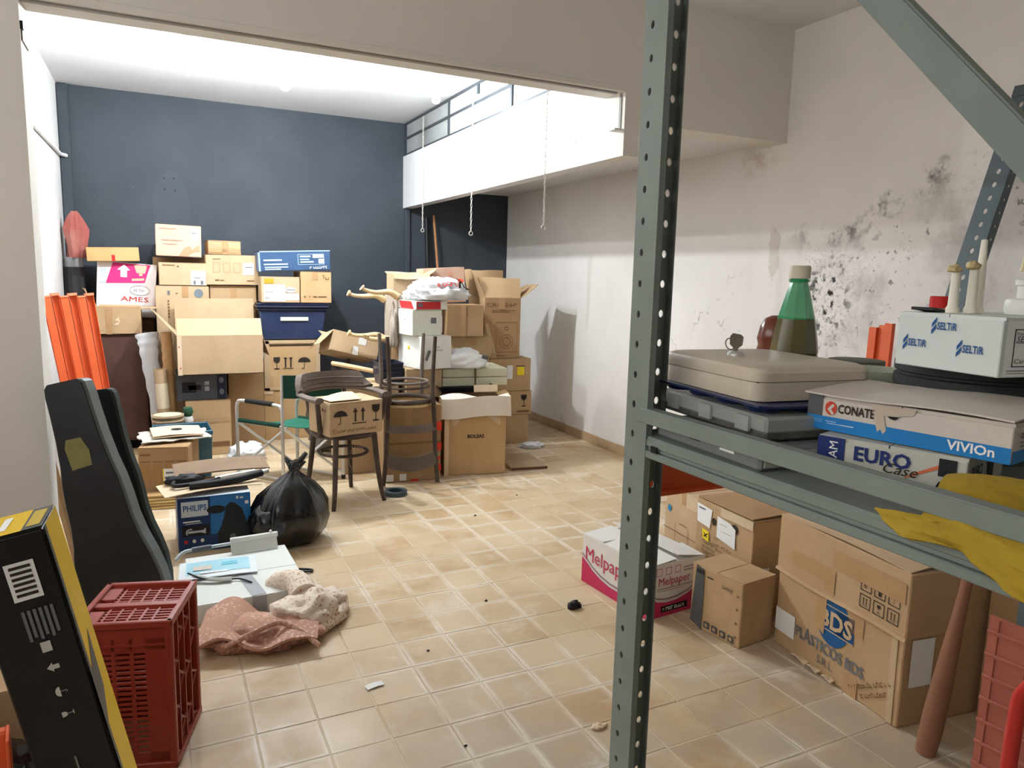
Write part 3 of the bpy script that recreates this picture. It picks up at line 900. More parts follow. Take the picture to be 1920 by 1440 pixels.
crumple('wrapping', pm('white_foam_sheet', (232, 224, 212), rough=.7, var=.05), w, (.50, .40, .34), 3.3, amp=.5)
t = carton('carton', 'cardboard carton with round grey sticker behind the big open carton', (.205, 7.09), .0, (.42, .44, 1.352), 0, CB_LIGHT, group=G_BACK, tape=None)
frontape(t, .55, .93, 1.0, .05)
decal(t, 'f', [ell(.80, .955, .085, .028, 20)], pm('grey_sticker', (112, 122, 130), rough=.6), 'round_sticker')
decal(t, 'f', [R4(.22, .945, .27, .97)], INK_GREY, 'printed_mark'); decal(t, 'f', [[(.36, .957), (.42, .957), (.39, .948)]], INK_BROWN, 'printed_triangle')
decal(t, 'f', [R4(.22, .80 + .02 * k, .25, .812 + .02 * k) for k in range(6)], INK_BROWN, 'vertical_print')
t = carton('carton', 'taped cardboard carton beside the one with the round grey sticker', (.615, 7.12), .0, (.385, .42, 1.36), 0, CB_MID, group=G_BACK, tape=None)
frontape(t, .50, .92, 1.0, .05)
t = carton('carton', 'cardboard carton with large white shipping label under the peach box', (.215, 7.06), 1.358, (.375, .36, .19), 0, CB_LIGHT, group=G_BACK)
decal(t, 'f', [R4(.66, .02, .97, .66)], PAPER, 'shipping_label'); decal(t, 'f', [R4(.72, .32, .86, .36), R4(.71, .04, .76, .22), R4(.86, .04, .92, .22)], INK_GREY, 'label_print', off=.0035)
decal(t, 'f', [R4(.08, .86, .34, .90), R4(.38, .80, .42, .86)], INK_BROWN, 'small_print')
t = carton('carton', 'thin cardboard carton peeking out behind the labelled carton', (.195, 7.34), 1.36, (.42, .18, .235), 0, CB_MID, group=G_BACK, tape=None)
t = carton('carton', 'wide cardboard carton with outline drawings and white label', (.615, 7.08), 1.368, (.435, .40, .258), 0, CB_LIGHT, rot=(0, math.radians(-.6), 0), group=G_BACK)
decal(t, 'f', [R4(.69, .34, .90, .74)], PAPER, 'shipping_label'); decal(t, 'f', [R4(.73, .58, .87, .61)], INK_GREY, 'label_print', off=.0035)
for k in range(3):
    decal(t, 'f', [R4(.13 + k * .19, .42, .26 + k * .19, .43), R4(.13 + k * .19, .73, .26 + k * .19, .74), R4(.13 + k * .19, .42, .138 + k * .19, .74), R4(.252 + k * .19, .42, .26 + k * .19, .74)], CB_DARK, 'outline_print')
decal(t, 'f', [R4(.13, .85, .28, .87), R4(.16, .14, .24, .18), R4(.26, .14, .33, .17), R4(.76, .12, .90, .16)], INK_BROWN, 'small_print')
PEACHBOX = board('peach_print_card', (206, 168, 146))
t = carton('carton', 'peach coloured printed carton on top of the left stack', (.195, 7.09), 1.60, (.355, .34, .262), -2, PEACHBOX, rot=(0, math.radians(1), math.radians(-2)), tape=None, group=G_BACK)
decal(t, 'f', [R4(.76, .56, .94, .96)], PAPER, 'shipping_label'); decal(t, 'f', [R4(.79, .75, .90, .78)], INK_GREY, 'label_print', off=.0035)
PSM = pm('orange_smear_print', (232, 140, 108), rough=.7, var=.12)
decal(t, 'f', [[(.50, .02), (.62, .28), (.74, .36), (.80, .22), (.88, .34), (.97, .38), (.96, .20), (.82, .16), (.74, .08), (.70, .02)]], PSM, 'orange_shape')
decal(t, 'f', [R4(.08, .86, .46, .89), R4(.12, .50, .60, .53), R4(.14, .38, .46, .40)], pm('dull_pink_print', (196, 140, 124), rough=.7), 'small_print')
t = carton('carton', 'small crumpled cardboard carton lying on the wide carton', (.555, 7.14), 1.632, (.275, .26, .118), 3, CB_MID, wob=.014, group=G_BACK, tape=None)
frontape(t, .52, 0, 1, .05); decal(t, 'f', [R4(.02, .12, .98, .42)], TAPE, 'tape_band')

# --- tower with the blue bin
CRATE_CARD = board('cardboard_ochre', (190, 157, 114))
t = carton('carton', 'lower cardboard crate under the one with fragile marks', (1.065, 6.93), 0, (.475, .46, .448), 0, CRATE_CARD, group=G_BACK, tape=None)
decal(t, 'f', [R4(.0, .93, .16, 1.0)], CB_PALE, 'tape_scrap')
t = carton('crate', 'framed cardboard crate with glass, arrows and umbrella marks under the blue bin', (1.075, 6.93), .45, (.485, .46, .44), 0, CRATE_CARD, group=G_BACK, tape=None)
for q in (R4(0, 0, .09, 1), R4(.91, 0, 1, 1), R4(0, .94, 1, 1), R4(0, 0, 1, .05)):
    M, W, H = face((.485, .46, .44), 'f', 0)
    MB().prism([(p[0] * W, p[1] * H) for p in q], M, .008).build('frame_strip', CB_LIGHT, t, bevel=.001)
decal(t, 'f', [R4(.10, .895, .88, .915)], INK, 'slot')
decal(t, 'f', icon('glass', .107, .185, .11), INK, 'glass_mark', frac=False); decal(t, 'f', icon('bars', .205, .19, .105), INK, 'arrows_mark', frac=False); decal(t, 'f', icon('umbrella', .345, .185, .11), INK, 'umbrella_mark', frac=False)
BIN = pm('navy_plastic', (34, 48, 82), rough=.35, var=.12, scale=5, spec=.5, dust=.1, dcol=(120, 130, 150))
BIN_D = pm('dark_navy_plastic', (24, 32, 56), rough=.35, var=.12, scale=5, spec=.5)
t = thing('storage_bin', 'blue plastic storage bin with dark lid on the framed crate', 'bin', (1.09, 6.93, .892))
def taper(w0, d0, w1, d1, h, th=.006, zb=0):
    def ring(w, d, z): return [(-w / 2, -d / 2, z), (w / 2, -d / 2, z), (w / 2, d / 2, z), (-w / 2, d / 2, z)]
    mb = MB()
    vs = ring(w0, d0, zb) + ring(w1, d1, zb + h) + ring(w1 - 2 * th, d1 - 2 * th, zb + h) + ring(w0 - 2 * th, d0 - 2 * th, zb + th)
    fs = [[3, 2, 1, 0], [12, 13, 14, 15]]
    for a in range(3):
        for k in range(4):
            fs.append([a * 4 + k, a * 4 + (k + 1) % 4, (a + 1) * 4 + (k + 1) % 4, (a + 1) * 4 + k])
    return mb.add(vs, fs)
taper(.52, .40, .575, .45, .27).build('tub', BIN, t, bevel=.012, smooth=True)
MB().box((0, 0, .272), (.60, .48, .018)).build('rim', BIN_D, t, bevel=.006)
MB().box((0, 0, .296), (.625, .50, .022)).build('lid', BIN_D, t, bevel=.008)
MB().box((0, 0, .318), (.60, .47, .022)).build('lid_panel', BIN_D, t, bevel=.008)
MB().box((.01, -.224, .19), (.24, .003, .032), rot=(math.radians(-6), 0, 0)).build('name_strip', pm('cream_strip', (214, 208, 190), rough=.5), t)
t = carton('carton', 'cardboard carton with orange sticker and white papers on the blue bin', (.985, 6.88), 1.225, (.325, .38, .225), 0, CB_LIGHT, group=G_BACK, tape=None)
decal(t, 'f', [R4(.08, .74, .32, .92)], ORANGE_INK, 'orange_sticker')
decal(t, 'f', [R4(.06, .06, .62, .70)], PAPER, 'paper_sheet'); decal(t, 'f', [R4(.62, .10, .97, .36)], PAPER, 'paper_slip'); decal(t, 'f', [ell(.76, .5, .14, .11, 14)], PAPER, 'oval_label')
decal(t, 'f', [R4(.64, .485, .88, .52), R4(.08, .16, .2, .19), R4(.1, .4, .3, .42)], INK_GREY, 'label_print', off=.0035)
t = carton('carton', 'upright cardboard carton with small marks right on the blue bin', (1.29, 6.88), 1.225, (.27, .38, .275), 0, CRATE_CARD, group=G_BACK, tape=None)
frontape(t, .46, .74, 1, .05)
decal(t, 'f', [R4(.70, .88, .78, .9), R4(.74, .78, .76, .88), R4(.80, .76, .83, .84), R4(.84, .76, .92, .78), R4(.90, .78, .92, .84), R4(.1, .18, .16, .22), R4(.27, .18, .3, .22), R4(.4, .18, .52, .22), R4(.56, .18, .84, .22)], INK_BROWN, 'small_print')
BLUEBOX = pm('slate_blue_print', (58, 84, 118), rough=.45, var=.08, scale=6)
t = carton('product_box', 'long slate blue product box lying askew on top of the bin stack', (1.115, 6.86), 1.507, (.615, .34, .172), 0, BLUEBOX, rot=(0, math.radians(-3), 0), tape=None, group=G_BACK)
decal(t, 'f', [R4(0, .94, 1, 1), R4(0, 0, .025, 1)], pm('pale_blue_edge', (150, 176, 210), rough=.5), 'pale_edge')
decal(t, 'f', [R4(.07, .50, .32, .58), R4(.07, .30, .40, .37), R4(.08, .16, .40, .22), R4(.08, .06, .3, .12)], pm('pale_blue_print', (176, 200, 230), rough=.5), 'printed_lines')
decal(t, 'f', [R4(.54, .28, .91, .30), R4(.54, .80, .91, .82), R4(.54, .28, .546, .82), R4(.904, .28, .91, .82), R4(.57, .66, .72, .74), R4(.57, .52, .70, .58), R4(.57, .38, .76, .46)], pm('pale_blue_print', (176, 200, 230), rough=.5), 'printed_panel')
decal(t, 'f', [R4(.83, .34, .91, .56)], WHITE_INK, 'white_square', off=.0035); decal(t, 'f', [R4(.75, .62, .90, .78)], WHITE_INK, 'white_stripe', off=.0035)
scribble(t, 'f', .70, .07, .15, .024, WHITE_INK, seed=8)

# ================================================================== heap in the middle of the back wall
G_HEAP = 'cartons in the middle heap'
GREYCLOTH = pm('grey_dusty_cloth', (112, 104, 98), rough=.9, var=.3, scale=6)
t = thing('cloth_heap', 'dusty grey brown heap of cloth under the tilted carton', 'cloth', (1.385, 6.2, 0))
crumple('cloth', GREYCLOTH, t, (.50, .50, .78), 8.1, amp=.5)
CREAMW = pm('pale_carved_wood', (214, 184, 140), rough=.55, var=.15, scale=9, spec=.35)
UPH = pm('grey_beige_upholstery', (168, 156, 142), rough=.9, var=.12, scale=14)
# carton lying tilted on the heap
t = carton('open_carton', 'tilted open cardboard carton lying on the grey heap', (1.43, 6.12), .80, (.40, .34, .17), 0, CB_LIGHT, rot=(math.radians(-12), math.radians(14), math.radians(2)), top='open',
           flaps=[('b', .14, 70), ('l', .17, 150), ('r', .12, 60)], group=G_HEAP)
decal(t, 'f', [R4(.46, .0, .58, .42)], PAPER, 'white_tape'); decal(t, 'f', [R4(.55, .55, .72, .95)], PAPER, 'paper_scrap')
t = carton('carton', 'flat cardboard carton half hidden behind the bentwood armchair', (1.43, 5.57), 0, (.42, .46, .66), 0, CB_LIGHT, group=G_HEAP)
# chair with cabriole legs lying on its back, legs to the left
t = thing('upholstered_chair', 'pale carved wooden chair lying on the heap with curved legs pointing left', 'chair', (1.69, 5.72, .665))
cushion = MB().box((.06, .02, .47), (.07, .40, .40)); cushion.build('seat', UPH, t, bevel=.025, smooth=True)
MB().box((.02, .02, .47), (.03, .38, .42)).build('seat_rail', UPH, t, bevel=.008)
crumple('loose_cover', UPH, t, (.07, .10, .36), 2.2, amp=.5, sub=3, loc=(-.04, -.2, .27))
def cab(y, z, L=.30, dz=0):
    p = spline([(0, y, z), (-.07, y - .01, z + .035), (-.17, y - .005, z + .03), (-.25, y, z + .035 + dz), (-L, y, z + .055 + dz)], 5)
    n = len(p)
    MB().tube(p, [.03 - .016 * math.sin(min(1, i / n * 1.15) * PI / 2) + (.012 if i > n - 3 else 0) for i in range(n)], 10).build('leg', CREAMW, t, smooth=True)
cab(-.17, .66, .28, .012); cab(.19, .62, .30, 0); cab(-.17, .30, .25, .01); cab(.19, .30, .30)
MB().tube(spline([(.05, -.17, .3), (.1, -.18, .2), (.12, -.17, .02)], 4), .02, 8).build('back_post', CREAMW, t, smooth=True)
MB().tube(spline([(.05, .19, .3), (.1, .2, .2), (.12, .19, .02)], 4), .02, 8).build('back_post', CREAMW, t, smooth=True)
MB().tube(spline([(-.02, -.17, .04), (-.2, -.1, .08), (-.36, .0, .11), (-.45, .1, .12)], 4), .018, 8).build('stretcher', CREAMW, t, smooth=True)

# ================================================================== pile on the right
G_R = 'cartons of the right-hand pile'
t = carton('carton', 'cardboard carton at the bottom of the right pile against the wall', (2.78, 6.05), 0, (.48, .40, .262), 0, CB_MID, group=G_R)
t = carton('carton', 'cardboard carton with a single glass mark in the right pile', (2.80, 6.05), .265, (.50, .40, .215), 0, CB_MID, group=G_R)
decal(t, 'f', icon('glass', .42, .07, .11), INK, 'glass_mark', frac=False); decal(t, 'f', [R4(.70, .10, .95, .17)], INK_BROWN, 'printed_line')
t = carton('carton', 'cardboard carton with yellow sticker and white label corner', (2.79, 6.06), .483, (.50, .40, .292), 0, CB_MID, group=G_R)
decal(t, 'f', [R4(.72, .48, .86, .74)], YELLOW_INK, 'yellow_sticker'); decal(t, 'f', [R4(.70, .76, .88, .78)], INK, 'printed_line'); decal(t, 'f', [R4(.52, .38, .63, .80)], PAPER, 'white_label')
t = carton('speaker_carton', 'tall open carton printed CR4326P with a loudspeaker drawing', (2.765, 6.09), .778, (.345, .40, .535), 0, CB_DARK, rot=(0, 0, math.radians(-2)), top='open',
           flaps=[('f', .20, -32, -.03, .03), ('b', .24, 10, .0, .03), ('l', .25, 22, .02, .05), ('r', .24, 62, .02, .04)], flapmat=CB_MID, group=G_R)
write(t, 'f', 'CR4326P', .05, .86, .046, INK_BROWN, width=.29); decal(t, 'f', [R4(.38, .82, .56, 1.0), R4(.0, .0, .35, .09)], TAPE, 'tape_strip', off=.004)
decal(t, 'f', [[(.02, .58), (.10, .58), (.34, .08), (.20, .08)]], CB_LIGHT, 'scuff')
decal(t, 'f', ring2(.62, .50, .055, .035, .012, 18) + ring2(.62, .28, .12, .075, .012, 22) + ring2(.62, .28, .19, .12, .009, 24) + [R4(.32, .10, .92, .108), R4(.32, .595, .92, .603), R4(.32, .10, .328, .60), R4(.912, .10, .92, .60)], INK_BROWN, 'speaker_drawing')
decal(t, 'f', [R4(.30, .04, .62, .055), R4(.2, .79, .85, .80), R4(.2, .765, .7, .775)], INK_BROWN, 'small_print')
crumple('packing_plastic', pm('clear_grey_plastic', (190, 196, 200), rough=.25, var=.1, spec=.6), t, (.28, .30, .16), 5.5, amp=.5, loc=(0, 0, .44))
for (nm, cx, z, h) in (('lowest', 2.36, 0, .40), ('second', 2.37, .402, .41)):
    carton('carton', 'plain cardboard carton, %s of the hidden middle column behind the cream boxes' % nm, (cx, 5.92), z, (.40, .36, h), 0, CB_MID, group=G_R)
t = carton('carton', 'low cardboard carton below the taped square carton', (2.40, 5.90), .815, (.36, .34, .178), 0, CB_MID, group=G_R)
frontape(t, .55, .55, 1.0, .045)
t = carton('carton', 'square taped cardboard carton turned on the middle of the right pile', (2.335, 5.83), .996, (.32, .30, .262), -7, CB_DARK, group=G_R)
frontape(t, .45, 0, 1.0, .045); frontape(t, .5, 0, 1.0, .045, 'l')
# white machine boxes
WCARD = pm('white_box_card', (232, 232, 226), rough=.6, var=.03, scale=4, dust=.1)
WCARD2 = pm('greenish_white_card', (222, 224, 210), rough=.6, var=.03, scale=4)
t = carton('carton', 'brown carton hidden below the larger white box', (1.82, 5.50), 0, (.29, .25, .56), 0, CB_DARK, group=G_R)
t = carton('carton', 'small cardboard carton below the white box beside the navy tubs', (1.825, 5.45), .562, (.29, .32, .225), 0, CB_LIGHT, group=G_R)
t = carton('white_box', 'large white box with a yellow dot sticker on its side', (1.865, 5.40), .79, (.27, .34, .25), 14, WCARD, tape=None, group=G_R)
decal(t, 'l', [ell(.46, .62, .045, .055, 14)], YELLOW_INK, 'yellow_dot'); decal(t, 'f', [R4(.35, .55, .7, .60), R4(.35, .65, .6, .69)], pm('pale_print', (190, 196, 200)), 'faint_print')
decal(t, 'f', [[(.1, .3), (.22, .6), (.3, .55), (.18, .25)]], INK_GREY, 'grey_mark')
t = carton('white_box', 'smaller white equipment box with a grey barcode, under the red box', (1.82, 5.385), 1.042, (.25, .25, .195), 8, WCARD2, tape=None, group=G_R)
decal(t, 'f', [R4(.62, .48, .80, .70)], INK_GREY, 'barcode'); decal(t, 'l', [ell(.5, .62, .02, .04, 8)], INK_GREY, 'small_hole')
MB().box((.129, -.09, .085), (.008, .05, .13)).build('port_plate', WCARD, t); MB().box((.134, -.09, .10), (.004, .02, .03)).build('port', BLACK, t); MB().box((.134, -.09, .05), (.004, .02, .03)).build('port', BLACK, t)
REDBOX = pm('red_print_card', (190, 46, 50), rough=.5, var=.08, scale=20)
t = carton('product_box', 'flat red and white product box under the white carrier bag', (1.85, 5.42), 1.24, (.265, .32, .062), 8, WCARD, tape=None, group=G_R)
decal(t, 'f', [R4(.02, .05, .78, .95)], REDBOX, 'red_panel'); decal(t, 'l', [[(.2, .05), (.9, .05), (.75, .95), (.1, .95)]], REDBOX, 'red_panel'); decal(t, 'f', [R4(.06, .3, .2, .8)], INK_GREY, 'picture', off=.0035)
t = carton('carton', 'plain cardboard carton standing behind the white boxes', (1.93, 6.05), .0, (.30, .30, 1.318), 0, CB_MID, group=G_R, tape=None)
decal(t, 'f', [R4(.06, .89, .16, .94), R4(.06, .82, .12, .86)], INK_BROWN, 'small_print')
t = carton('open_carton', 'open-topped cardboard carton on the upper left of the right pile', (1.885, 5.89), 1.325, (.30, .30, .175), -6, CB_LIGHT, top='open', flaps=[('f', .05, 150), ('b', .09, 82), ('r', .09, 60)], group=G_R)
t = carton('carton', 'peach printed carton at the top back of the right pile', (2.25, 6.06), 1.262, (.38, .18, .30), 0, PEACHBOX, rot=(0, math.radians(-4), 0), tape=None, group=G_R)
decal(t, 'f', ring2(.64, .80, .05, .08, .012, 16) + [R4(.60, .72, .68, .76)], PSM, 'round_mark')
# carrier bag with red lettering
BAGW = pm('white_bag_plastic', (236, 238, 240), rough=.35, var=.03, scale=6, spec=.5)
t = thing('carrier_bag', 'white plastic carrier bag with red lettering on top of the pile', 'bag', (1.97, 5.40, 1.304))
crumple('bag', BAGW, t, (.48, .34, .185), 1.4, amp=.42, freq=2.6)
for k, (ch, x, z) in enumerate(zip('ROCFU', (-.06, -.025, .012, .045, .078), (.105, .112, .118, .115, .112))):
    text_mesh('printed_lettering', ch, .05, Matrix(((1, 0, 0, x), (0, .5, -.85, -.166 + .0), (0, .85, .5, z), (0, 0, 0, 1))), RED_INK, t, bold=.0008)
MB().tube(spline([(.09, -.16, .17), (.13, -.15, .15), (.15, -.17, .11), (.21, -.12, .09)], 4), .004, 6).build('black_line_print', INK, t, smooth=True)
MB().box((.115, -.168, .125), (.016, .004, .05)).build('black_bar_print', INK, t)
MB().lathe([(.001, 0), (.024, .001), (.024, .003), (.001, .004)], 14, mat=Matrix.Rotation(math.radians(40), 3, 'X'), c=(.15, -.09, .155)).build('red_patch', RED_TAPE, t)
# cream box stack tied with string
CREAM = pm('cream_box_card', (214, 212, 184), rough=.6, var=.04, scale=4)
t = carton('carton', 'plain cardboard carton holding up the cream flat boxes', (2.25, 5.61), 0, (.40, .30, .632), -4, CB_DARK, group=G_R)
t = thing('flat_box', 'pair of flat cream boxes tied with string behind the BOLSAS carton', 'box', (2.275, 5.49, .635), -6)
t['dims'] = [.54, .38, .14]
MB().box((0, 0, .034), (.54, .38, .066)).build('lower_box', CREAM, t, bevel=.004); MB().box((0, 0, .105), (.535, .375, .068)).build('upper_box', CREAM, t, bevel=.004)
MB().box((.0, -.1915, .07), (.012, .003, .14)).build('string', INK_BROWN, t); MB().box((.0, 0, .1405), (.012, .38, .003)).build('string', INK_BROWN, t)
t = thing('carrier_bag', 'plump white plastic bag lying on the cream flat boxes', 'bag', (2.17, 5.37, .777))
crumple('bag', BAGW, t, (.42, .26, .165), 4.4, amp=.22, freq=1.8)
MB().box((.15, -.10, .09), (.05, .012, .03), rot=(.6, .2, 0)).build('printed_mark', INK_GREY, t)
# navy tubs between the chairs
t = thing('storage_tub', 'stack of nested navy plastic tubs behind the upturned chair', 'tub', (1.585, 5.44, .665))
for k in range(3):
    taper(.15, .20, .18, .24, .10, zb=.0 + k * .035).build('tub', BIN_D, t, bevel=.004)
# big BOLSAS carton with a cloth liner and a black tray
t = carton('bolsas_carton', 'open cardboard carton printed BOLSAS with white liner folded over its rim', (2.165, 5.165), 0, (.475, .34, .575), -10, CRATE_CARD, top='open', flaps=[('b', .10, 40), ('r', .06, 70)], group=G_R)
write(t, 'f', 'BOLSAS', .37, .50, .038, INK, width=.13, bold=.0012)
decal(t, 'f', [[(.10, .78), (.20, .92), (.24, .95), (.24, .72), (.14, .66)], [(.68, .80), (.88, .66), (.92, .68), (.86, .88), (.74, .92)]], TAPE_CLEAR, 'torn_tape')
decal(t, 'f', [R4(0, .0, .07, 1)], CB_PALE, 'corner_tape')
def liner(u, v):
    x = -.265 + .53 * u
    if v < .35:
        q = v / .35; return (x, -.10 - .085 * q, .60 + .02 * math.sin(u * 7) * (1 - q))
    q = (v - .35) / .65
    return (x * (1 + .02 * q), -.185 - .012 * q - .006 * math.sin(u * 9), .60 - .15 * q - .01 * math.sin(u * 5 + 1))
MB().sheet(liner, 24, 14, .004).build('liner', pm('white_linen_card', (222, 212, 198), rough=.85, var=.05), t, smooth=True)
t = thing('tray', 'black shallow tray lying on the open BOLSAS carton', 'tray', (2.15, 5.26, .61), -8)
taper(.40, .16, .46, .20, .045, .008).build('tray', BLACK, t, bevel=.004)
MB().box((.14, -.105, .03), (.19, .004, .055), rot=(math.radians(-14), 0, 0)).build('card_flap', CB_PALE, t)
# carton with red tape pieces
t = carton('carton', 'tall worn carton with red tape pieces behind the upturned chair', (1.65, 5.14), 0, (.43, .30, .56), -4, CB_DARK, wob=.006, group=G_R)
decal(t, 'f', [R4(.90, .66, 1.0, .78), R4(.87, .40, 1.0, .50), R4(.86, .27, .98, .31), R4(.90, .12, 1.0, .21), R4(.46, .0, .6, .03)], RED_TAPE, 'red_tape')
decal(t, 'f', [R4(.04, .02, .17, .11), R4(.27, .02, .39, .11)], PAPER, 'paper_label'); frontape(t, .42, .72, 1, .05); decal(t, 'f', [R4(.0, .50, 1.0, .508), R4(0, .515, 1, .525)], INK_BROWN, 'crease')
# board and rag on the floor
t = thing('wooden_board', 'flat grey brown board lying on the floor beside the BOLSAS carton', 'board', (2.63, 5.21, 0), -8)
MB().box((0, 0, .011), (.30, .46, .022)).build('board', pm('weathered_board', (176, 152, 124), rough=.7, var=.15, scale=4), t, bevel=.002)
MB().box((0, -.2315, .011), (.30, .003, .020)).build('edge_strip', pm('dark_board_edge', (104, 76, 54), rough=.7), t)
t = thing('rag', 'small white rag lying on the floor by the grey board', 'rag', (2.97, 5.66, 0)); crumple('rag', CLOTH_W, t, (.20, .12, .05), 7.7, amp=.7)
# poles leaning in the side bay
t = thing('pole', 'black plastic pipe leaning in the corner of the navy wall', 'pole', (2.60, 7.30, 0)); MB().tube([(0, 0, 0), (0, .2, 2.10)], .024, 12).build('pipe', BLACK, t, smooth=True)
t = thing('broom_stick', 'thin wooden stick leaning on the navy wall beside the pipe', 'stick', (2.78, 7.25, 0)); MB().tube([(0, 0, 0), (-.10, .25, 2.12)], .013, 10).build('stick', pm('orange_brown_wood', (186, 128, 84), rough=.6, var=.12), t, smooth=True)

# ================================================================== chairs
def tb(t, name, pts, r, mat, n=10, smooth_n=0, closed=False, flat=1.0):
    p = spline(pts, smooth_n, closed) if smooth_n else pts
    if isinstance(r, (list, tuple)):
        k = len(p); r = [r[0] + (r[-1] - r[0]) * i / (k - 1) for i in range(k)]
    return MB().tube(p, r, n, closed=closed, flat=flat).build(name, mat, t, smooth=True)

def circle(cx, cy, z, r, n=32, ry=None):
    return [(cx + r * math.cos(2 * PI * k / n), cy + (ry or r) * math.sin(2 * PI * k / n), z) for k in range(n)]

# bentwood armchair with a box on it
t = thing('bentwood_armchair', 'dark bentwood armchair with rounded back, carrying a cardboard box', 'chair', (1.085, 4.745, 0), 17)
BENT_GREY = pm('dusty_grey_brown_wood', (104, 92, 84), rough=.65, var=.25, scale=7, spec=.3, dust=.4, dcol=(140, 128, 118))
MB().lathe([(.06, .452), (.185, .452), (.205, .447), (.212, .458), (.208, .472), (.19, .475), (.06, .470)], 40).build('seat', WOOD_DARK, t, smooth=True)
for (x, y, nm) in ((-.18, -.18, 0), (.18, -.18, 0), (.17, .21, 0), (-.17, .21, 0)):
    sx = .78; s = 1 if x > 0 else -1
    tb(t, 'leg', [(x * sx, y * sx, .455), (x * .86, y * .86, .26), (x * .95, y * .96, .1), (x * 1.05, y * 1.05, 0)], (.019, .014), WOOD_DARK, 10, 4)
tb(t, 'ring_stretcher', circle(0, .01, .325, .155, 36), .0105, WOOD_DARK, 8, closed=True)
# arms and back rail in one bent horseshoe
hs_ = [(-.245, -.13, .705), (-.262, -.02, .708), (-.255, .10, .712), (-.20, .20, .718), (-.10, .262, .72), (0, .275, .72), (.10, .262, .72), (.20, .20, .718), (.255, .10, .712), (.262, -.02, .708), (.245, -.13, .705)]
sp = spline(hs_, 6)
MB().tube(sp, [.026 + .008 * (abs(i - len(sp) / 2) / (len(sp) / 2)) ** 6 for i in range(len(sp))], 10, flat=.62, up=(0, 0, 1)).build('arm_rail', BENT_GREY, t, smooth=True)
def backp(u, v):
    a = math.radians(208 - 236 * u)            # around the back of the horseshoe
    a = math.radians(160 - 140 * u)
    r = .27 + .02 * v
    edge = 1 - max(0, abs(u - .5) * 2 - .72) / .28
    return (math.cos(a) * r, .0 + math.sin(a) * r, .725 + (.105 * edge) * v)
MB().sheet(backp, 26, 8, .042).build('back_rest', BENT_GREY, t, smooth=True)
for z in (.755, .79):
    tb(t, 'back_piping', [(math.cos(math.radians(150 - 12 * k)) * .255, math.sin(math.radians(150 - 12 * k)) * .255, z) for k in range(11)], .004, WOOD_DARK, 6)
for s in (-1, 1):
    tb(t, 'arm_post', [(s * .205, -.06, .465), (s * .235, -.10, .58), (s * .25, -.11, .70)], (.017, .016), WOOD_DARK, 10, 4)
    tb(t, 'back_post', [(s * .12, .165, .465), (s * .14, .21, .58), (s * .14, .25, .72)], .014, WOOD_DARK, 10, 4)
CANE = pm('torn_cane', (196, 172, 128), rough=.8)
for k in range(7):
    x = .03 + .02 * k
    tb(t, 'torn_cane_strand', [(x, .02, .45), (x + .03, .0, .36), (x - .01 + .012 * (k % 3), -.02, .26 - .02 * (k % 4)), (x + .02, -.01, .20 - .02 * (k % 3))], .0016, CANE, 5, 4)

t = carton('carton', 'cardboard box with umbrella, arrows and glass marks on the bentwood armchair', (1.085, 4.70), .4765, (.375, .30, .215), 14, CB_LIGHT, tape=None)
for s in (1,):
    def lift(u, v): return ((u - .5) * .22 - .06, -.13 + .14 * v, .222 + .03 * v * math.sin(u * 2) + .004)
    MB().sheet(lift, 6, 5, .003).build('loose_flap', CB_PALE, t)
decal(t, 'f', icon('umbrella', .075, .075, .095), INK, 'umbrella_mark', frac=False); decal(t, 'f', icon('arrows', .205, .072, .105), INK, 'arrows_mark', frac=False); decal(t, 'f', icon('glass', .325, .075, .11), INK, 'glass_mark', frac=False)
decal(t, 'f', ring2(.035, .035, .014, .014, .003, 14), INK_BROWN, 'ring_mark', frac=False); scribble(t, 'f', .15, .115, .27, .017, INK_BROWN, seed=3); decal(t, 'f', [ell(.075 + dx, .19 + dy, .003, .003, 6) for dx, dy in ((-.03, 0), (-.01, .008), (.012, .012), (.03, .004), (0, .016), (.02, -.006))], INK_BROWN, 'rain_drops', frac=False)
decal(t, 'l', [R4(.66, .72, .74, .82), R4(.8, .72, .84, .8), R4(.4, .6, .42, .82)], INK_BROWN, 'small_print')

# upturned bentwood chair standing on its back
t = thing('bentwood_chair', 'dark bentwood chair standing upside down with its legs in the air', 'chair', (1.60, 4.985, 0), -4)
tb(t, 'seat_rim', circle(0, .06, .605, .185, 36, .175), .018, WOOD_DARK, 10, closed=True)
tb(t, 'seat_edge', circle(0, .06, .578, .19, 36, .18), .011, CANE, 8, closed=True)
tb(t, 'ring_stretcher', circle(0, .06, .735, .158, 36, .15), .0095, BENT_GREY, 8, closed=True)
tb(t, 'ring_stretcher', circle(0, .06, .70, .165, 36, .155), .0085, WOOD_DARK, 8, closed=True)
for (x, y) in ((-.155, -.09), (.155, -.09), (-.15, .20), (.15, .20)):
    tb(t, 'leg', [(x, y, .60), (x * 1.02, y, .80), (x * 1.10, y * 1.03, 1.07)], (.017, .0135), WOOD_DARK if y < 0 else BENT_GREY, 10, 4)
for s in (-1, 1):
    tb(t, 'back_post', [(s * .165, -.085, .62), (s * .170, -.095, .45), (s * .178, -.095, .25), (s * .198, -.09, .012)], (.017, .016), WOOD_DARK, 10, 5)
def slat(z0, dz, bow):
    def fn(u, v):
        x = (u - .5) * .36
        return (x, -.098 + .012 * math.cos((u - .5) * PI) - .012 * (1 - v), z0 + dz * v - bow * (1 - (2 * u - 1) ** 2))
    return fn
MB().sheet(slat(.40, .055, .02), 16, 4, .011).build('back_slat', BENT_GREY, t, smooth=True)
MB().sheet(slat(.15, .10, .045), 16, 4, .011).build('back_slat', BENT_GREY, t, smooth=True)

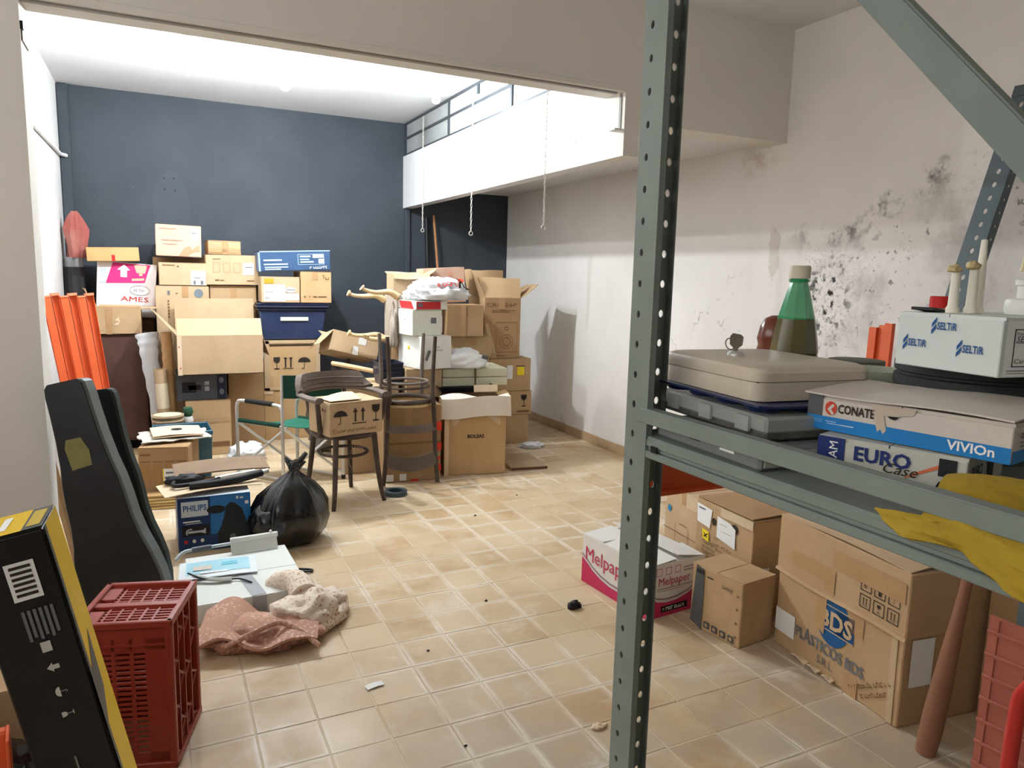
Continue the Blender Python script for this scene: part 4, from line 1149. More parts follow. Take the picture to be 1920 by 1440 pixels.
# folding director's chair
GREEN = pm('green_canvas', (30, 96, 76), rough=.8, var=.12, scale=12)
GREEN_D = pm('dark_green_canvas', (20, 62, 50), rough=.8, var=.12, scale=12)
t = thing('folding_chair', 'aluminium folding chair with green canvas seat and black arm pad', 'chair', (.845, 5.43, 0))
A, B, Cc, D = Vector((-.345, .19, 0)), Vector((-.075, -.15, 0)), Vector((.075, .15, 0)), Vector((.345, -.19, 0))   # front-left, rear-left, front-right, rear-right
def up(p, z): return (p.x, p.y, z)
for (f, b, s) in ((A, B, 'l'), (Cc, D, 'r')):
    m1 = f.lerp(b, .10); m2 = f.lerp(b, .9)
    tb(t, 'arm_frame', [up(f, 0), up(f, .30), up(f, .50), up(f.lerp(b, .03), .545), up(m1, .56), up(f.lerp(b, .4), .56), up(m2, .555), up(f.lerp(b, .98), .53), up(b, .49), up(b, .2), up(b, 0)], .0125, ALU, 10, 5)
    tb(t, 'arm_pad', [up(f.lerp(b, .22), .562), up(f.lerp(b, .80), .560)], .0185, BLACK, 12)
    tb(t, 'back_tube', [up(b, .45), up(b, .775)], .011, ALU, 10)
    tb(t, 'floor_tube', [up(f, .02), up(b, .02)], .009, ALU, 8)
    tb(t, 'rubber_foot', [up(b, 0), up(b, .03)], .0155, BLACK, 10)
for (p, q) in ((A, Cc), (B, D)):
    tb(t, 'cross_tube', [up(p, .04), up(q, .40)], .0095, ALU, 8)
    tb(t, 'cross_tube', [up(q, .04), up(p, .40)], .0095, ALU, 8)
for (f, b) in ((A, B), (Cc, D)):
    tb(t, 'seat_rail', [up(f, .405), up(b, .405)], .011, ALU, 10)
    tb(t, 'seat_hem', [up(f.lerp(b, .05), .412), up(f.lerp(b, .95), .412)], .0165, GREEN_D, 10)
def seatfn(u, v):
    p = A.lerp(B, .06 + .88 * v).lerp(Cc.lerp(D, .06 + .88 * v), u)
    return (p.x, p.y, .415 - .03 * math.sin(u * PI))
MB().sheet(seatfn, 14, 6, .004).build('seat', GREEN, t, smooth=True)
def backfn(u, v):
    p = B.lerp(D, u)
    n = Vector((-.6, -.8, 0)) * .03 * math.sin(u * PI)
    return (p.x + n.x, p.y + n.y, .61 + .165 * v)
MB().sheet(backfn, 14, 6, .005).build('back_rest', GREEN_D, t, smooth=True)
t = thing('carrier_bag', 'crumpled white plastic bag on the floor behind the folding chair', 'bag', (.60, 5.98, 0)); crumple('bag', BAGW, t, (.26, .22, .17), 9.2, amp=.55, freq=2.4)

# ring of tape on the floor
t = thing('tape_roll', 'dark grey roll of tape lying on the floor before the upturned chair', 'tape', (1.43, 4.72, 0))
MB().lathe([(.050, 0), (.078, 0), (.078, .03), (.050, .03), (.050, 0.001)], 32).build('tape_ring', pm('dark_teal_tape', (72, 84, 90), rough=.4, var=.1), t, smooth=True)

# ================================================================== left floor group
# black rubbish bag
BAGB = pm('black_bag_plastic', (16, 17, 19), rough=.22, var=.25, scale=8, spec=.6, bump=.5, bscale=14)
t = thing('rubbish_bag', 'tied black plastic rubbish bag on the floor beside the blue box', 'bag', (.635, 4.10, 0))
n = 56; prof = [(.02, .005), (.10, .0), (.165, .015), (.205, .07), (.215, .14), (.20, .21), (.165, .27), (.12, .32), (.07, .36), (.035, .385), (.026, .40), (.035, .42), (.05, .45)]
vs = []; fs = []
for i, (r, z) in enumerate(prof):
    q = i / (len(prof) - 1)
    for k in range(n):
        a = 2 * PI * k / n
        fold = (.02 + .22 * q ** 1.5) * (math.sin(9 * a + 1.3 * math.sin(2 * a)) * .6 + math.sin(17 * a + 2 * q) * .35)
        lump = .12 * noise.noise(Vector((math.cos(a) * 1.6, math.sin(a) * 1.6, z * 9))) * (1 - q * .4)
        rr = r * (1 + fold + lump)
        vs.append((rr * math.cos(a) * 1.0 + (.05 * q - .02), rr * math.sin(a) * .92, max(0, z + .012 * noise.noise(Vector((a * 2, z * 20, 3))))))
for i in range(len(prof) - 1):
    for k in range(n):
        fs.append([i * n + k, i * n + (k + 1) % n, (i + 1) * n + (k + 1) % n, (i + 1) * n + k])
fs.append(list(range(n))[::-1]); fs.append([(len(prof) - 1) * n + k for k in range(n)])
MB().add(vs, fs).build('bag', BAGB, t, smooth=2.0)
crumple('side_lobe', BAGB, t, (.20, .18, .17), 6.1, amp=.35, sub=3, loc=(-.13, -.06, .09))
tb(t, 'knot_ear', [(.03, 0, .40), (.05, -.01, .45), (.085, -.02, .50)], (.022, .012), BAGB, 9, 4); tb(t, 'knot_ear', [(.02, 0, .40), (-.01, .02, .45), (-.02, .03, .47)], (.02, .008), BAGB, 9, 4)

# blue vacuum cleaner box
PH_BLUE = pm('blue_print_card', (22, 52, 104), rough=.4, var=.10, scale=4)
PH_LIGHT = pm('bright_blue_print', (36, 112, 178), rough=.4, var=.15, scale=5)
PH_TOP = pm('pale_blue_white_card', (196, 204, 216), rough=.5, var=.06)
t = carton('vacuum_box', 'blue printed PHILIPS vacuum cleaner box on the floor', (.235, 4.24), 0, (.365, .29, .30), 1, PH_BLUE, tape=None)
decal(t, 'f', [[(.44, .30), (1, .30), (1, 1), (.44, 1)]], PH_LIGHT, 'bright_panel')
decal(t, 't', [R4(.0, .0, 1, 1)], PH_TOP, 'pale_top'); decal(t, 'f', [R4(.05, .66, .41, .94)], pm('pale_grey_print', (206, 212, 220), rough=.5), 'logo_panel', off=.0032)
write(t, 'f', 'PHILIPS', .075, .765, .046, BLUE_INK, width=.115, off=.004, bold=.0008, on='logo_panel')
decal(t, 'f', [R4(.07, .56, .30, .585), R4(.10, .53, .32, .54)], WHITE_INK, 'small_print', off=.004); decal(t, 'f', [R4(.05, .30, .42, .49)], BLACK, 'dark_panel', off=.0032)
decal(t, 'f', ring2(.16, .375, .06, .07, .02, 12, 60, 220) + [R4(.13, .36, .33, .40), [(.30, .36), (.37, .33), (.37, .44)]], pm('silver_print', (196, 200, 206), rough=.4), 'hose_picture', off=.004)
for u, mt in ((.10, RED_INK), (.21, WHITE_INK), (.32, WHITE_INK)):
    decal(t, 'f', [ell(u, .21, .025, .035, 10)], mt, 'round_icon', off=.004)
VAC = pm('dark_device_print', (30, 32, 36), rough=.5, var=.3, scale=8)
decal(t, 'f', [[(.54, .04), (1.0, .06), (.98, .34), (.93, .50), (.88, .72), (.78, .84), (.72, .86), (.66, .80), (.63, .62), (.58, .42), (.53, .30)]], VAC, 'vacuum_picture', off=.004)
decal(t, 'f', [ell(.52, .75, .13, .075, 18)], BLACK, 'hose_end_picture', off=.0045); decal(t, 'f', [ell(.74, .22, .04, .05, 14)], INK_GREY, 'wheel_picture', off=.0045)
decal(t, 'f', [R4(.92, .80, .97, .86), R4(.80, .91, .83, .96), R4(.85, .91, .9, .94)], WHITE_INK, 'small_print', off=.004); decal(t, 'f', [R4(.02, .0, .3, .06)], INK_GREY, 'grey_strip')
# things lying on the blue box
t = thing('cardboard_sheet', 'thin cardboard sheet lying on the blue vacuum cleaner box', 'sheet', (.225, 4.25, .3045), 10)
MB().sheet(lambda u, v: ((u - .5) * .50, (v - .5) * .25, .012 + .014 * math.sin(u * 3.0)), 10, 4, .004).build('sheet', CB_PALE, t, smooth=True)
RUB = pm('black_foam_rubber', (28, 29, 32), rough=.6, var=.15, scale=9)
t = thing('padded_bar', 'curved black foam-padded bar with silver end on the cardboard sheet', 'bar', (.28, 4.25, .345), 8)
tb(t, 'foam_grip', [(-.17, -.06, 0), (-.05, -.075, .002), (.10, -.06, .008), (.22, -.02, .016)], (.021, .021), RUB, 12, 5); tb(t, 'silver_tube', [(.22, -.02, .016), (.26, -.005, .02)], .014, ALU, 10)
tb(t, 'silver_rod', [(-.02, .03, .0), (.20, .05, .012)], .011, ALU, 8); tb(t, 'black_frame', [(-.22, .07, .0), (-.24, .0, 0), (-.20, -.03, 0), (-.05, .0, .0), (.0, .03, .0)], .012, RUB, 8, 5)
t = thing('tool_roll', 'flat dark strap bundle lying among the bars on the blue box', 'strap', (.10, 4.31, .33)); crumple('strap', RUB, t, (.20, .10, .05), 3.9, amp=.5, sub=3)
t = thing('plywood_sheet', 'warped brown wooden panel lying on the black padded bar', 'panel', (.30, 4.42, .372), 6, rot=(math.radians(7), 0, math.radians(4)))
MB().sheet(lambda u, v: ((u - .5) * .50, (v - .5) * .20, .012 * math.sin(u * 3.1) + .003), 10, 3, .008).build('panel', pm('grey_brown_wood', (134, 110, 88), rough=.7, var=.2, scale=8), t)

# carton with records and the blue crate behind
t = carton('carton', 'cardboard carton with drawn bottles and white label beside the guitar case', (.04, 5.26), 0, (.30, .38, .365), -12, CB_DARK, tape=None)
decal(t, 'f', [R4(.04, .86, .24, .885)] + [R4(.05 + .24 * k, .74, .24 + .24 * k, .755) for k in range(4)], INK_BROWN, 'small_print')
decal(t, 'f', [R4(.06 + .235 * k, .30, .22 + .235 * k, .70) for k in range(4)], board('cardboard_shade', (166, 126, 84)), 'outline_print')
decal(t, 'f', [R4(.50, .32, .72, .62)], PAPER, 'shipping_label', off=.0035); decal(t, 'f', [R4(.48, .32, .50, .62)], YELLOW_INK, 'yellow_edge', off=.0035); decal(t, 'f', [R4(.54, .53, .69, .56)], INK_GREY, 'label_print', off=.0045)
t = thing('plastic_sleeve', 'crumpled clear plastic sleeve on the carton beside the guitar case', 'sleeve', (.07, 5.34, .368), 5)
MB().sheet(lambda u, v: ((u - .5) * .42 + .012 * math.sin(v * 9), (v - .5) * .34, .018 + .014 * noise.noise(Vector((u * 6, v * 6, 2)))), 18, 14, .006).build('sleeve', pm('milky_plastic', (204, 200, 190), rough=.4, var=.06, spec=.5), t, smooth=True)
t = thing('record_sleeve', 'square beige record sleeve with dark centre hole on the plastic sleeve', 'record', (.09, 5.36, .407), 4)
MB().sheet(lambda u, v: ((u - .5) * .31, (v - .5) * .31, .004 + .006 * math.sin(u * 4)), 8, 4, .004).build('sleeve', CB_PALE, t)
MB().sheet(lambda u, v: ((u - .5) * .30 - .006, (v - .5) * .30 - .02, -.004 + .004 * math.sin(u * 3)), 8, 4, .004).build('inner_sleeve', CB_LIGHT, t)
MB().lathe([(.001, .0125), (.036, .0125), (.036, .0135), (.001, .0135)], 20, c=(.0, .01, .0)).build('centre_hole', BLACK_MATT, t)
TEAL = pm('teal_blue_plastic', (44, 96, 118), rough=.4, var=.1, scale=6, spec=.5)
t = thing('plastic_crate', 'teal plastic crate standing behind the record carton', 'crate', (.13, 5.72, 0), 2)
taper(.35, .30, .38, .34, .36, .008).build('tub', TEAL, t, bevel=.006)
MB().box((0, -.17, .345), (.385, .02, .03)).build('rim', TEAL, t, bevel=.004)
for k in range(5): MB().box((.186, -.1 + .05 * k, .20), (.006, .012, .22)).build('rib', TEAL, t)
t = thing('paper_stack', 'stack of yellowed folded papers before the record carton', 'papers', (.0, 4.98, 0), -6)
for k in range(5):
    MB().box((.01 * math.sin(k * 2), .006 * k, .008 + .017 * k), (.235 - .01 * (k % 2), .10, .014), rot=(0, 0, .05 * math.sin(k * 3))).build('paper', pm('yellowed_paper_%d' % (k % 3), ((196, 164, 110), (176, 140, 92), (206, 178, 120))[k % 3], rough=.8), t, bevel=.002)

# white flat box with things on it
WFLAT = pm('worn_white_card', (218, 220, 214), rough=.6, var=.05, scale=4, dust=.2, dcol=(184, 184, 178))
t = carton('flat_white_box', 'large flat white carton lying on the floor, taped with grey tape', (.325, 3.50), 0, (.48, .58, .088), 2, WFLAT, tape=None)
GTAPE = pm('grey_duct_tape', (158, 160, 164), rough=.45, var=.06)
MB().box((.0, -.10, .0895), (.06, .37, .002), rot=(0, 0, .12)).build('duct_tape', GTAPE, t); MB().box((.022, -.2915, .05), (.06, .002, .078)).build('duct_tape', GTAPE, t)
t = thing('projection_screen', 'white hinged paper flap standing on the flat white carton', 'paper', (.40, 3.77, .09), 4)
MB().box((0, 0, .03), (.225, .012, .06), rot=(math.radians(-28), 0, 0)).build('flap', WFLAT, t, bevel=.002); MB().tube([(-.112, .018, .062), (.118, .018, .062)], .014, 12).build('rolled_edge', WHITE_PLASTIC, t, smooth=True)
MB().lathe([(.004, .0), (.008, .008), (.004, .016)], 10, c=(.085, .018, .072)).build('peg', WHITE_PLASTIC, t, smooth=True)
t = thing('handle_bar', 'pale grey tube handle with dark grip behind the magazine', 'handle', (.13, 3.81, .09), 6)
tb(t, 'tube', [(-.10, -.03, .0), (-.06, .0, .022), (.0, .005, .026), (.18, .01, .026)], .0085, pm('pale_blue_tube', (190, 202, 208), rough=.4), 10, 5); tb(t, 'grip', [(-.02, .004, .026), (.07, .007, .026)], .014, pm('slate_grip', (92, 98, 106), rough=.5), 12)
MAGB = pm('pale_aqua_print', (168, 212, 224), rough=.35, var=.1, scale=12)
t = thing('magazine', 'pale blue glossy brochure lying on the flat white carton', 'magazine', (.215, 3.58, .0905), -3)
t['dims'] = [.34, .22, .006]
MB().sheet(lambda u, v: ((u - .5) * .34, (v - .5) * .22, .004 + .006 * math.sin(u * 2.6)), 10, 4, .004).build('pages', pm('brochure_white', (224, 230, 232), rough=.35), t, smooth=True)
MB().sheet(lambda u, v: (-.14 + u * .28, (v - .5) * .15 + .015, .0072 + .006 * math.sin(((u * .28 - .14) / .34 + .5) * 2.6)), 10, 4, .001).build('cover_print', MAGB, t, smooth=True)
for (x, y, w_, h_, m_) in ((-.07, .0, .08, .05, pm('sand_print', (206, 196, 184), rough=.4)), (.05, .03, .07, .04, pm('aqua_print', (120, 196, 214), rough=.4)), (-.02, -.06, .12, .018, WHITE_INK)):
    MB().box((x, y, .0145), (w_, h_, .001)).build('picture', m_, t)
t = thing('strap', 'thin black cord lying across the brochure and flat carton', 'cord', (.20, 3.40, .092))
tb(t, 'cord', [(-.12, .10, .03), (-.06, .04, .018), (.02, .02, .008), (.09, .01, .006), (.14, -.05, .004)], .004, BLACK, 7, 6)
tb(t, 'cloth_end', [(-.10, .08, .022), (-.02, .03, .012), (.06, .015, .008)], (.012, .02), pm('grey_felt', (170, 170, 164), rough=.9), 8, 5, flat=.4)
t = thing('clip', 'small black metal clip lying on the floor beside the flat carton', 'clip', (.60, 3.62, 0), -25)
tb(t, 'loop', [(-.06, .01, .008), (.0, .018, .008), (.05, .012, .008), (.06, 0, .008), (.05, -.012, .008), (0, -.012, .008), (-.06, -.012, .008)], .006, BLACK, 8, 4)

# towels heaped on the floor
def towel_mat(name, a, b):
    n = NT(name)
    v = n.nt.nodes.new('ShaderNodeTexVoronoi'); v.inputs['Scale'].default_value = 60
    n.nt.links.new(n.pos, v.inputs['Vector'])
    d = n.ramp(n.op('ADD', v.outputs['Distance'], n.op('MULTIPLY', n.noise(30, 3), .5)), .55, .66)
    n.bump(n.noise(160, 2), .5, .004)
    return n.done(n.mix(n.op('MULTIPLY', n.op('SUBTRACT', 1.0, d), n.ramp(n.noise(4, 3), .40, .6)), n.rgb(a), n.rgb(b)), .95, .05)
TOW_P = towel_mat('pink_towel', (190, 148, 130), (222, 192, 176)); TOW_W = towel_mat('cream_towel', (226, 212, 196), (196, 158, 138))
t = thing('towel', 'crumpled pink patterned towel heaped on the floor before the flat carton', 'towel', (.33, 2.97, 0), -14)
def fold1(u, v):
    # sheet doubled over on itself: u across, v through the fold
    x = -.23 + .46 * u
    base = .022 + .020 * math.sin(u * 5.2 + .5) ** 2
    hgt = .075 + .035 * math.sin(u * 9.0) + .02 * math.sin(u * 4)
    a = v * PI * 1.15 - .25
    yy = -.11 - .07 * math.cos((v - .5) * 2.4) + .20 * abs(v - .45) + .02 * math.sin(u * 8)
    zz = base * (1 - v) + hgt * v + .012 * noise.noise(Vector((u * 5, v * 4, 1)))
    return (x, yy + .16 * v * v, max(.006, zz))
MB().sheet(fold1, 40, 22, .010).build('front_fold', TOW_P, t, smooth=True)
crumple('heap', TOW_P, t, (.46, .26, .10), 2.8, amp=.45, freq=1.8, loc=(.0, .0, 0))
tb(t, 'rolled_hem', [(-.20, .06, .085), (-.10, -.04, .075), (-.12, -.13, .05), (-.02, -.12, .09), (.08, -.06, .10), (.17, -.09, .07), (.24, -.15, .035)], .011, TOW_P, 8, 6)
t = thing('towel', 'cream floral towel bundled on top of the pink towel', 'towel', (.535, 3.04, .0), 22)
crumple('bundle', TOW_W, t, (.34, .24, .15), 5.9, amp=.42, freq=1.7)
tb(t, 'twisted_end', [(.02, .06, .10), (.05, .17, .12), (.03, .27, .10), (.0, .31, .07)], (.062, .04), TOW_W, 12, 6)
tb(t, 'hem_roll', [(-.12, -.10, .03), (.02, -.11, .03), (.15, -.03, .03), (.2, .04, .03)], .026, TOW_W, 10, 5)

# ------------------------------------------------------------------ orange channels leaning on the left wall
t = thing('steel_channels', 'bundle of orange painted steel channels leaning against the left wall', 'channels', (-.43, 5.80, 0))
def lean(b0, t0, s): return [Vector(b0).lerp(Vector(t0), k) for k in s]
for k in range(6):
    q = k / 5
    b = Vector((-.06 + .21 * q, -.08 + .12 * q, .0)); tp = Vector((-.235 + .245 * q, -.03 + .10 * q, 1.285 + .012 * (k % 2)))
    d = (tp - b).normalized(); side = Vector((1, .45, 0)); side = (side - d * side.dot(d)).normalized(); nn = d.cross(side)
    L = (tp - b).length
    M = Matrix(((side.x, nn.x, d.x, b.x), (side.y, nn.y, d.y, b.y), (side.z, nn.z, d.z, b.z), (0, 0, 0, 1)))
    w_ = .047
    prof2 = [(-w_ / 2, 0), (-w_ / 2, -.024), (-w_ / 2 + .003, -.024), (-w_ / 2 + .003, -.003), (w_ / 2 - .003, -.003), (w_ / 2 - .003, -.024), (w_ / 2, -.024), (w_ / 2, 0)]
    prof2 = [(x, -y - .024) for x, y in prof2] if k % 2 == 0 else prof2
    MB().prism(prof2, M, L).build('channel', ORANGE_STEEL, t)
    MB().prism([(-w_ / 2 - .002, -.028), (w_ / 2 + .002, -.028), (w_ / 2 + .002, .004), (-w_ / 2 - .002, .004)], M @ Matrix.Translation((0, 0, L)), .012 + .006 * (k % 2)).build('end_plate', pm('pale_orange_steel', (238, 140, 100), rough=.5), t)

# ------------------------------------------------------------------ guitar cases
CASE = pm('black_case_leatherette', (24, 24, 26), rough=.42, var=.2, scale=7, spec=.5, dust=.25, dcol=(70, 72, 74))
CASE_EDGE_LIT = pm('lit_case_edge_tone', (92, 100, 98), rough=.45, var=.15, scale=6, spec=.5)  # paler than the face: lamp light on the side wall put into the colour
def guitar_case(name, label, base, top, wid, edge_mat, face_mat, th=.11, sticker=False, roll=0.0):
    b = Vector(base); tp = Vector(top); d = (tp - b); L = d.length; d.normalize()
    sx = Vector((1, roll, 0)); sx = (sx - d * sx.dot(d)).normalized(); nn = sx.cross(d)      # nn towards the camera
    t = thing(name, label, 'case', base)
    M = Matrix(((sx.x, d.x, nn.x, 0), (sx.y, d.y, nn.y, 0), (sx.z, d.z, nn.z, 0), (0, 0, 0, 1)))
    half = [(.0, .44), (.02, .48), (.10, .51), (.20, .50), (.28, .46), (.36, .40), (.44, .365), (.52, .355), (.60, .335), (.68, .295), (.78, .265), (.88, .25), (.95, .245), (.985, .23), (1.0, .19)]
    half = [(q * L, w_ * wid) for q, w_ in half]
    def outl(s): return [(w_ - s if w_ > s else w_, q) for q, w_ in half] + [(-(w_ - s), q) for q, w_ in half[::-1]]
    MB().prism(outl(0), M @ Matrix.Translation((0, 0, -th)), th).build('shell', edge_mat, t, bevel=.008)
    MB().prism([(x * .985, y) for x, y in outl(.006)], M @ Matrix.Translation((0, 0, 0.0)), .007).build('lid_face', face_mat, t, bevel=.003)
    if sticker:
        S = M @ Matrix.Translation((-.01, .72 * L, .0085)) @ Matrix.Rotation(.08, 4, 'Z')
        MB().prism([(-.045, -.06), (.035, -.06), (.045, .0), (.03, .06), (-.03, .065), (-.045, .03)], S, .001).build('sticker', pm('olive_sticker', (128, 122, 74), rough=.6, var=.2, scale=30), t)
    return t
guitar_case('guitar_case', 'black guitar case with an olive sticker leaning at the left of the opening', (-.147, 3.25, .012), (-.355, 3.42, 1.035), .35, CASE_EDGE_LIT, CASE, th=.085, sticker=True, roll=-.38)
guitar_case('guitar_bag', 'dark green black soft guitar bag leaning behind the hard case', (-.15, 3.50, .012), (-.265, 3.62, .965), .34, pm('dark_green_bag', (30, 40, 34), rough=.7, var=.2), pm('black_bag_cloth', (22, 24, 24), rough=.7, var=.2), th=.08, roll=-.2)
t = thing('plank', 'narrow brown plank leaning in the gap behind the guitar cases', 'plank', (-.36, 3.85, 0)); MB().tube([(0, 0, 0), (-.20, .05, 1.1)], .022, 4).build('plank', CB_DARK, t)

# ------------------------------------------------------------------ red plastic crate standing on end
RED = pm('brick_red_plastic', (150, 54, 36), rough=.38, var=.12, scale=7, spec=.5, dust=.1, dcol=(180, 90, 80))
t = thing('plastic_crate', 'brick red plastic crate standing upright on its end', 'crate', (-.088, 2.435, 0), -16)
W, D_, H = .275, .30, .475
fr = .016
for (x, y) in ((-1, -1), (1, -1), (-1, 1), (1, 1)):
    MB().box((x * (W / 2 - .0115), y * (D_ / 2 - .0115), H / 2), (.022, .022, H - .003)).build('corner_post', RED, t, bevel=.004)
for z in (.011, H - .011):
    for y in (-1, 1): MB().box((0, y * (D_ / 2 - .008), z), (W, .018, .022)).build('edge_rail', RED, t, bevel=.003)
    for x in (-1, 1): MB().box((x * (W / 2 - .008), 0, z), (.018, D_, .022)).build('edge_rail', RED, t, bevel=.003)
MB().box((0, D_ / 2 - .012, H / 2), (W - .03, .004, H - .03)).build('back_panel', RED, t)
MB().box((-W / 2 + .012, 0, H / 2), (.004, D_ - .03, H - .03)).build('side_panel', RED, t)
# front: solid bands with a slotted window of two columns
yf = -D_ / 2 + .010
MB().box((0, yf, H - .055), (W - .03, .006, .075)).build('front_band', RED, t, bevel=.001)
MB().box((.095, yf, .22), (.075, .006, .40)).build('front_band', RED, t, bevel=.001)
MB().box((0, yf, .035), (W - .03, .006, .04)).build('front_band', RED, t, bevel=.001)
MB().box((-.115, yf, .22), (.03, .006, .40)).build('front_band', RED, t, bevel=.001)
MB().box((0, yf - .003, .40), (W - .03, .008, .006)).build('front_rib', RED, t)
for x in (-.065, -.030, .02): MB().box((x, yf, .235), (.010, .006, .37)).build('front_bar', RED, t)
for k in range(22):
    MB().box((-.02, yf, .065 + .0165 * k), (.17, .005, .0072)).build('front_slat', RED, t)
# right: open lattice with zigzag webs
xr = W / 2 - .010
for y in (-.075, -.01, .06):
    MB().box((xr, y, H / 2), (.010, .008, H - .03)).build('side_bar', RED, t)
for k in range(6):
    for (y0, y1) in ((-.14, -.075), (-.075, -.01), (-.01, .06), (.06, .14)):
        z0 = .05 + .075 * k; s = 1 if (k + int(y0 * 100)) % 2 else -1
        MB().tube([(xr, y0, z0), (xr, y1, z0 + s * .045)], .005, 5).build('lattice_web', RED, t)
# top: two slotted panels and a handle hole
zt = H - .018
for (y0, y1) in ((-.125, -.02), (.015, .125)):
    for k in range(7):
        yy = y0 + (y1 - y0) * k / 6
        MB().box((.02, yy, zt), (.20, .006, .006)).build('top_slat', RED, t)
    for x in (-.07, -.035, .0, .035, .07, .115): MB().box((x, (y0 + y1) / 2, zt), (.007, y1 - y0, .007)).build('top_bar', RED, t)
MB().box((0, -.003, zt + .004), (W - .02, .03, .012)).build('top_rib', RED, t, bevel=.002)
for y in (-.09, .09): MB().box((-.105, y, zt + .002), (.05, .10, .010)).build('top_plate', RED, t, bevel=.002)
t = carton('carton', 'low worn cardboard carton under the red crate edge', (-.44, 2.55), 0, (.36, .40, .30), 8, CB_MID, tape=None)

# ------------------------------------------------------------------ tall black and yellow box leaning to the left
BYB = pm('black_print_card', (17, 17, 19), rough=.35, var=.1, scale=5, spec=.4)
BYY = pm('yellow_print_card', (224, 186, 30), rough=.45, var=.08, scale=5)
BYG = pm('dark_grey_print_card', (84, 86, 86), rough=.5, var=.1, scale=6)
t = carton('product_box', 'tall black and yellow product box leaning to the left beside the red crate', (-.123, 1.825), .015, (.152, .15, .945), 0, BYB, rot=(0, math.radians(-11.2), math.radians(-2)), tape=None)
decal(t, 'r', [R4(.12, 0, 1, 1)], BYY, 'yellow_side'); decal(t, 'r', [R4(0, 0, .12, 1), [(.12, .62), (.6, .70), (.5, .55), (.12, .48)]], BYG, 'grey_side', off=.0035)
decal(t, 't', [R4(0, 0, .74, 1)], BYY, 'yellow_top'); decal(t, 't', [R4(.74, 0, 1, 1)], BYG, 'grey_top'); decal(t, 't', [R4(.78, .12, .95, .86)], pm('olive_yellow_label', (196, 172, 70), rough=.5), 'yellow_label', off=.0035)
decal(t, 't', [R4(.42, .2, .52, .8), R4(.3, .2, .36, .7)], WHITE_INK, 'white_mark', off=.0035); decal(t, 't', [R4(.05, .3, .25, .75)], BYG, 'grey_mark', off=.0035)
decal(t, 'f', [R4(.42, .845, .78, .935)], PAPER, 'barcode_label'); decal(t, 'f', [R4(.47, .855 + .013 * k, .73, .862 + .013 * k) for k in range(6)], INK, 'barcode', off=.0035)
decal(t, 'f', [R4(.45 + .07 * k, .745 + .008 * (k % 2), .49 + .07 * k, .82) for k in range(6)], INK_GREY, 'small_print')
for v_, kd in ((.685, 'box'), (.635, 'arrow'), (.575, 'umbrella'), (.52, 'glass')):
    u_, s_ = .105, .024
    pl = icon(kd, 0, 0, s_) if kd != 'box' else [[(x * s_, y * s_) for x, y in R4(-.5, .1, .5, .9)]]
    pl = [[(u_ - y, v_ + x) for x, y in q] for q in pl]
    decal(t, 'f', [[(x, y) for x, y in q] for q in [[(a, b * 1.0) for a, b in q] for q in pl]], pm('dull_white_print', (196, 194, 186), rough=.6), kd + '_mark', frac=False)
decal(t, 'f', [R4(.30 + .07 * k, .10 + .02 * (k % 2), .325 + .07 * k, (.30, .22, .28, .44, .40, .38, .32, .24)[k]) for k in range(8)], pm('dim_white_print', (130, 128, 122), rough=.7, var=.4, scale=400), 'text_column')
# odds and ends in the dark corner left of it
t = thing('rubbish_bag', 'dull black plastic bag on the floor in the bottom left corner', 'bag', (-.50, 2.06, 0)); crumple('bag', BAGB, t, (.44, .40, .36), 4.7, amp=.4)
t = thing('plastic_tray', 'orange plastic tray standing in the bottom left corner', 'tray', (-.385, 1.82, .0), 8); MB().box((0, 0, .24), (.10, .03, .48)).build('panel', ORANGE_STEEL, t, bevel=.006); MB().box((.05, -.02, .24), (.008, .07, .48)).build('rim', ORANGE_STEEL, t, bevel=.002)
t = carton('carton', 'grey carton standing at the far left behind the black and yellow box', (-.80, 2.45), 0, (.26, .30, .62), 4, pm('grey_card', (136, 134, 130), rough=.7, var=.1), tape=None)
t = thing('plastic_bundle', 'crumpled clear plastic bundle on the grey carton at the far left', 'plastic', (-.78, 2.40, .625)); crumple('plastic', pm('clear_grey_plastic', (190, 196, 200)), t, (.2, .2, .12), 3.1, amp=.6, sub=3)

# small litter on the floor
t = thing('paper_scrap', 'small white paper scrap lying on the open floor', 'paper', (.665, 2.455, 0), 10); MB().sheet(lambda u, v: ((u - .5) * .066, (v - .5) * .03, .003 + .003 * math.sin(u * 3)), 6, 2, .002).build('scrap', PAPER, t)
t = thing('black_scrap', 'crumpled black scrap on the floor near the pink and white carton', 'scrap', (1.675, 2.73, 0)); crumple('scrap', BLACK, t, (.06, .045, .035), 1.9, amp=.8, sub=3)
t = thing('paper_scrap', 'torn beige paper scrap on the floor close to the steel post', 'paper', (1.29, 1.91, 0)); crumple('scrap', CB_PALE, t, (.05, .03, .015), 2.9, amp=.8, sub=3)
for (x, y, s, lb) in ((.93, 2.62, .012, 'tiny dark crumb between the towels and the steel post'), (1.33, 2.95, .014, 'dark crumb near the middle of the open floor'), (1.76, 4.1, .016, 'dark crumb on the floor before the BOLSAS carton'), (2.2, 4.4, .014, 'dark crumb on the floor towards the right wall'), (.84, 2.0, .012, 'tiny crumb nearest the bottom edge of the picture')):
    t = thing('debris_crumb', lb, 'crumb', (x, y, 0), group='crumbs on the floor'); crumple('crumb', BLACK, t, (s, s * .7, s * .5), x, amp=.6, sub=2)

